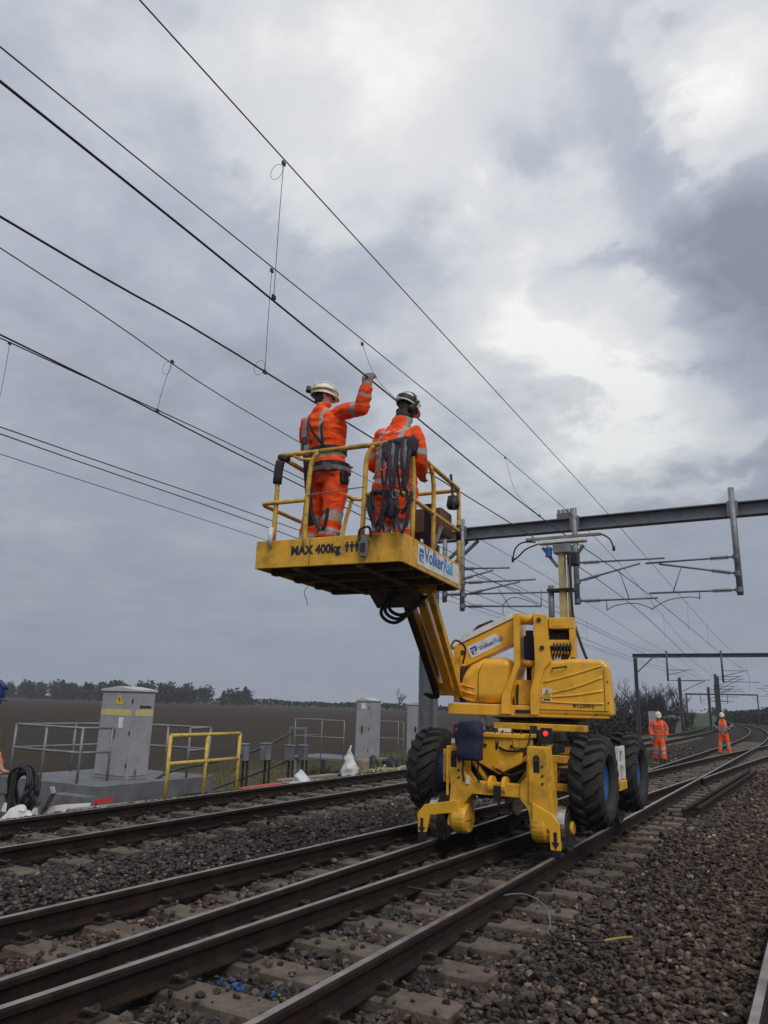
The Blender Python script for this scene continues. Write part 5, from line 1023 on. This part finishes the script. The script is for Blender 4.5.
    cos = [v.co.copy() for v in me_.vertices]; nor = [v.normal.copy() for v in me_.vertices]; amp = style.get('wrinkle', .012)
    cls = [where(c) for c in cos]
    for v, c, n_, k_ in zip(me_.vertices, cos, nor, cls):
        if k_[1] in ('head', 'hand') or (k_[1] or '').startswith('foot'): continue
        q = c*5.0; w = noise.noise((q.x*1.0, q.y*1.0, q.z*2.4))+.4*noise.noise((q.x*2.6+3, q.y*2.6, q.z*4.5)); w = -abs(w)+.35
        v.co = c+n_*amp*w
    sleeves = style.get('sleeve_mat', 0)
    for f in me_.polygons:
        c = f.center; d_, nm, t_ = where(c); mi = 0
        if nm == 'head':
            v = c-J['head']; mi = 2
            if v.dot(hf) < -.005 and v.dot(upv) > -.07 or v.dot(upv) > .07: mi = 3
            if style.get('snood') and v.dot(upv) < .0: mi = 3 if v.dot(hf) < .06 or v.dot(upv) < -.05 else 2
        elif nm == 'hand': mi = 5 if style.get('gloves') else 2
        elif nm.startswith('foot'): mi = 4
        elif nm.startswith('arm'): mi = 1 if .66 < t_ < .86 else sleeves
        elif nm.startswith('fore'): mi = 1 if .50 < t_ < .70 else sleeves
        elif nm.startswith('shin'): mi = 1 if .02 < t_ < .17 or .36 < t_ < .52 else 0
        elif nm.startswith('thigh'): mi = 1 if .92 < t_ else 0
        elif nm == 'torso':
            x_ = abs((c-sh).dot(rv)); h_ = (c-pv).dot((sh-pv).normalized())/(sh-pv).length
            if .10 < x_ < .15 and h_ > .30: mi = 1
            elif style.get('belt_stripe', (.2, .3))[0] < h_ < style.get('belt_stripe', (.2, .3))[1]: mi = 1
            elif h_ < -.04-hem and hem: mi = 0
            if style.get('vest_front') and x_ < .15 and h_ > .25 and (c-sh).dot(F) > 0: mi = 0
        f.material_index = mi; f.use_smooth = True
    t = thing(name, label, 'person', ((J['ftL']+J['ftR'])/2), group)
    body = link('body', me_, t)
    # helmet
    hm = style.get('helmet', 'helmet'); hc = J['head']+upv*.035
    m3 = Matrix(((hr.x, hf.x, upv.x, hc.x), (hr.y, hf.y, upv.y, hc.y), (hr.z, hf.z, upv.z, hc.z), (0, 0, 0, 1)))
    mb = MB(); n_ = 28; kk = 9; vs = []
    for i in range(kk+1):
        th = math.pi/2*i/kk; rr = math.cos(th)**.85; z = math.sin(th)*.135
        for j in range(n_):
            a = 2*math.pi*j/n_; vs.append((rr*.106*math.cos(a)*(1+.02*math.cos(4*a)), rr*.132*math.sin(a)-.005, z))
    brim = []
    for i, (s1, dz) in enumerate(((1.0, 0), (1.04, -.006), (1.04, -.014), (.97, -.016))):
        for j in range(n_):
            a = 2*math.pi*j/n_; fr = max(0, math.sin(a))**2*.038 if i in (1, 2) else 0; brim.append((.106*s1*math.cos(a), .132*s1*math.sin(a)-.005+fr, dz-fr*.2))
    mb.add(vs, [(i*n_+j, i*n_+(j+1) % n_, (i+1)*n_+(j+1) % n_, (i+1)*n_+j) for i in range(kk) for j in range(n_)]); mb.add(brim, [(i*n_+j, i*n_+(j+1) % n_, (i+1)*n_+(j+1) % n_, (i+1)*n_+j) for i in range(3) for j in range(n_)])
    mb.v = [tuple(m3 @ Vector(v)) for v in mb.v]; he = mb.build('helmet', hm, t, True)
    if style.get('ridge', True):
        for x in (-.035, 0, .035): rb = MB().tube([m3 @ Vector((x, math.cos(q)*.138-.005, .012+math.sin(q)*.13)) for q in np.linspace(.5, 2.6, 9)], .008, 6); rb.build('ridge', hm, he, True)
    if style.get('lamp'):
        MB().tube([m3 @ Vector((.116*math.cos(a), .145*math.sin(a)-.005, .035+.01*math.sin(a))) for a in np.linspace(0, 6.283, 25)], .011, 6).build('lamp_strap', style['lamp'], he, True)
        lp = MB().box((-.035, -.195, .01), (.035, -.145, .065)); lp.v = [tuple(m3 @ Vector(v)) for v in lp.v]; lp.build('battery_pack', 'black', he, bevel=.008)
    if style.get('band'):
        for x in (-1, 1): MB().ribbon([m3 @ Vector((x*.115, .02, .05)), m3 @ Vector((x*.112, .0, -.04)), m3 @ Vector((x*.085, .03, -.12)), m3 @ Vector((x*.02, .06, -.16))], hf, .03, .006).build('chin_strap', 'black', he)
        MB().ribbon([m3 @ Vector((math.cos(q)*.117, -.03, .005+math.sin(q)*.138)) for q in np.linspace(.15, 3.0, 13)], hf, .035, .004).build('over_strap', 'dark_steel', he); MB().ribbon([m3 @ Vector((.117*math.cos(a), .146*math.sin(a)-.005, .03)) for a in np.linspace(math.pi, 2*math.pi, 13)], upv, .04, .004).build('back_strap', 'black', he)
        for x in (-1, 1): e2 = MB().lathe([(.001, 0), (.035, 0), (.042, .015), (.03, .03), (.001, .03)], m3 @ Vector((x*.085, -.01, -.06)), hr*x, 14); e2.build('ear_cup', 'black', he, True)
    t_info = dict(J=J, F=F, rv=rv, sh=sh, pv=pv, spine=spine, hw=hw, bulk=bulk, hrv=hrv)
    return t, t_info
def torso_ring(I, t_, off, tilt=0., n=33, a0=0., a1=2*math.pi):
    ws = [(-.22, .165, .125), (-.05, .178, .135), (.22, .160, .125), (.5, .178, .135), (.78, I['hw']*.98/I['bulk'], .135), (.95, I['hw']*.92/I['bulk'], .105)]
    pts = []
    for a in np.linspace(a0, a1, n):
        tt_ = t_+tilt*math.cos(a); q = max(-.22, min(.95, tt_)); k_ = 0
        while k_ < 4 and ws[k_+1][0] < q: k_ += 1
        f = (q-ws[k_][0])/(ws[k_+1][0]-ws[k_][0]); w = (ws[k_][1]+(ws[k_+1][1]-ws[k_][1])*f)*I['bulk']+off; d = (ws[k_][2]+(ws[k_+1][2]-ws[k_][2])*f)*I['bulk']+off
        rvec = I['rv'] if q > .2 else I['hrv']; pts.append(I['spine'](tt_)+rvec*w*math.copysign(abs(math.cos(a))**.85, math.cos(a))+I['F']*d*math.copysign(abs(math.sin(a))**.85, math.sin(a)))
    return pts
UPZ = Vector((0, 0, 1))
# left worker, reaching up to the wire with the right hand
hdir = Vector((.12, .05, .98))
P1, I1 = person('person', 'worker in orange on the left of the basket, right fist raised to the wire', dict(
    head=(-4.115, 5.92, 4.57), neck=(-4.12, 5.90, 4.44), shL=(-4.36, 5.97, 4.36), shR=(-3.86, 5.86, 4.365), elL=(-4.42, 6.13, 4.09), haL=(-4.22, 6.36, 4.02), elR=(-3.585, 5.83, 4.335), haR=(-3.515, 5.79, 4.55),
    pelvis=(-4.03, 5.96, 3.76), hipL=(-4.13, 5.99, 3.73), hipR=(-3.93, 5.95, 3.73), knL=(-4.22, 5.99, 3.30), knR=(-3.94, 5.93, 3.30), ftL=(-4.30, 6.0, 2.83), ftR=(-3.98, 5.90, 2.83)),
    (.25, .97, 0), (.72, .62, .30), .0085, dict(lamp='cabinet_band', gloves=True, handR=(hdir, (.25, .2, 0), (-.75, -.6, 0), 1.35), wrinkle=.024, bulk=1.22, legbulk=1.3, smooth=3))
hn = link('harness', None, P1)
for t_, off, w_, m_, tl in ((.34, .014, .055, 'navy', 0), (.05, .016, .085, 'black', 0), (.0, .022, .045, 'strap_grey', .0)): MB().ribbon(torso_ring(I1, t_, off, tl), UPZ, w_, .007).build('belt', m_, hn)
def strap(I, pts, w_, m_, parent, side, nm='strap'): return MB().ribbon(curvepts(pts, 6), side, w_, .006).build(nm, m_, parent)
def back_pt(I, t_, x_, off): 
    d_ = .137*I['bulk']*math.sqrt(max(0, 1-(abs(x_)/(I['hw']*1.05))**2.2))+off
    if t_ > .8: d_ *= max(.3, 1-(t_-.8)*2.0)
    return I['spine'](t_)+I['rv']*x_-I['F']*d_
strap(I1, [back_pt(I1, 1.02, -.08, .02), back_pt(I1, .85, -.05, .02), back_pt(I1, .62, .02, .018), back_pt(I1, .36, .13, .018)], .028, 'black', hn, I1['rv']*.8+UPZ*.5)
strap(I1, [back_pt(I1, .95, -.13, .02), back_pt(I1, .75, -.10, .02), back_pt(I1, .55, -.09, .02), back_pt(I1, .34, -.07, .02)], .045, 'strap_grey', hn, I1['rv'])
strap(I1, [back_pt(I1, .98, .14, .012), back_pt(I1, .7, .125, .012), back_pt(I1, .4, .12, .012)], .03, 'strap', hn, I1['rv'])
for x, w_ in ((-.11, .05), (-.075, .035), (-.14, .03)): strap(I1, [back_pt(I1, .5, x, .04), back_pt(I1, .2, x+.015, .05), back_pt(I1, -.1, x+.01, .06), back_pt(I1, -.45, x+.02, .075), back_pt(I1, -.95, x-.01, .06)], w_, 'strap', hn, I1['rv']+I1['F']*.4)
strap(I1, [back_pt(I1, .02, .15, .03), back_pt(I1, -.18, .05, .04), back_pt(I1, -.33, -.04, .05), back_pt(I1, -.52, -.10, .045)], .055, 'navy', hn, UPZ*.8+I1['rv']*.6)
strap(I1, [back_pt(I1, -.75, -.06, .07), back_pt(I1, -1.02, .0, .08), back_pt(I1, -1.08, .06, .08), back_pt(I1, -.95, .11, .075), back_pt(I1, -.72, .14, .07)], .035, 'black', hn, I1['F']*.6+I1['rv'])
for t_, x in ((.62, -.09), (.36, -.08), (.0, .13), (-.02, .17)):
    c = back_pt(I1, t_, x, .045); MB().box(c-Vector((.028, .012, .04)), c+Vector((.028, .012, .04))).build('buckle', 'galvanised', hn, bevel=.008)
for k in range(5):
    a = R(-20+k*14); c = I1['spine'](-.03-.04*(k % 2))+I1['rv']*.19*math.cos(a)-I1['F']*.16*math.sin(a); MB().tube([c+Vector((.018*math.cos(q), -.01, .04*math.sin(q)-.03)) for q in np.linspace(0, 6.28, 11)], .006, 5).build('karabiner', 'bright_steel' if k % 2 else 'black', hn, True)
c = I1['spine'](-.1)+I1['rv']*.2; MB().box(c-Vector((.03, .06, .1)), c+Vector((.04, .05, .05))).build('pouch', 'black', hn, bevel=.02)
# phone-like tool in his left hand
o = MB().bar((-4.46, 6.42, 3.92), (-4.30, 6.42, 4.0), .05, .03).build('hand_tool', 'strap_grey', None, bevel=.006); tag(o, 'small grey hand tool held at the left worker’s hip'.replace('’', ''), 'tool')
# right worker, back to the camera
P2, I2 = person('person', 'worker in an orange coat on the right of the basket, back turned', dict(
    head=(-3.275, 6.20, 4.415), neck=(-3.300, 6.15, 4.285), shL=(-3.550, 6.16, 4.17), shR=(-3.120, 6.13, 4.13), elL=(-3.660, 6.20, 3.88), haL=(-3.560, 6.42, 3.82), elR=(-3.115, 6.18, 3.84), haR=(-3.20, 6.40, 3.78),
    pelvis=(-3.380, 6.18, 3.60), hipL=(-3.500, 6.18, 3.57), hipR=(-3.290, 6.18, 3.55), knL=(-3.530, 6.2, 3.20), knR=(-3.280, 6.2, 3.20), ftL=(-3.540, 6.2, 2.83), ftR=(-3.300, 6.2, 2.83)),
    (.05, 1, 0), (.35, .93, 0.02), .0085, dict(band=True, snood=True, bulk=1.30, hem=.08, legbulk=1.3, wrinkle=.026, smooth=3, belt_stripe=(.0, .10)))
lettering('lettering', 'VolkerRail', .05, back_pt(I2, .90, -.10, .022), I2['rv'], UPZ+I2['F']*.35, 'white_paint', P2)
# walking and standing workers down the line, and the one at the left edge
def stand(x, y, z, h, face, step=.0, lean=0., arms='down', dx=.0):
    f = Vector((math.sin(face), math.cos(face), 0)); r_ = Vector((f.y, -f.x, 0)); o_ = Vector((x, y, z)); s_ = h/1.75
    def P_(a, b, c): return tuple(o_+(r_*a+f*b)*s_+Vector((0, 0, c*s_)))
    d = dict(pelvis=P_(0, 0, .92), hipL=P_(-.095, 0, .9), hipR=P_(.095, 0, .9), knL=P_(-.12-dx, step*.5+.03, .48), knR=P_(.12+dx, -step*.4+.03, .48), ftL=P_(-.12-dx*2, step, .02), ftR=P_(.12+dx*2, -step, .02), shL=P_(-.20, lean, 1.43), shR=P_(.20, lean, 1.43), neck=P_(0, lean+.02, 1.5), head=P_(0, lean*1.3+.04, 1.625))
    if arms == 'down': d.update(elL=P_(-.30, lean*.7-.03, 1.15), haL=P_(-.27, .1, .92), elR=P_(.30, lean*.7-.03, 1.15), haR=P_(.27, .1, .92))
    else: d.update(elL=P_(-.33, lean*.7-.02, 1.15), haL=P_(-.16, .16, 1.05), elR=P_(.33, lean*.7-.02, 1.15), haR=P_(.16, .16, 1.05))
    return d, f
d, f = stand(-4.98, 29.9, -.2, 1.70, R(160), .20, .10, 'down', .0); person('person', 'orange-suited worker in a white helmet walking on the track, coat hanging loose', d, f, f+Vector((0, 0, -.5)), .02, dict(bulk=1.12, hem=.26, gloves=True, belt_stripe=(.32, .42), wrinkle=.02))
d, f = stand(-3.44, 37.1, -.2, 1.76, R(178), .0, .0, 'fold', .04); person('person', 'worker standing farther off between the rails, orange vest with dark sleeves', d, f, f, .02, dict(sleeve_mat=6, gloves=True, belt_stripe=(.3, .4), wrinkle=.015, bulk=1.02))
d, f = stand(-6.73, 4.40, -.22, 1.80, R(60), .05, .02, 'fold'); person('person', 'worker with a blue helmet cut off by the left edge', d, f, f, .012, dict(helmet='helmet_blue', ridge=True, wrinkle=.018))

# ------------------------------------------------------------------ thin winter haze
hz = MB().box((-900, -60, -3), (600, 900, 16)).build('haze', 'black'); hz['kind'] = 'stuff'; hz['label'] = 'thin grey winter haze over the fields'; hz['category'] = 'haze'
hm_ = bpy.data.materials.new('haze'); hm_.use_nodes = True; hm_.node_tree.nodes.clear()
v_ = hm_.node_tree.nodes.new('ShaderNodeVolumePrincipled'); v_.inputs['Color'].default_value = (.86, .89, .95, 1); v_.inputs['Density'].default_value = .00042; v_.inputs['Anisotropy'].default_value = 0.
hm_.node_tree.links.new(v_.outputs[0], hm_.node_tree.nodes.new('ShaderNodeOutputMaterial').inputs['Volume'])
hz.data.materials.clear(); hz.data.materials.append(hm_)
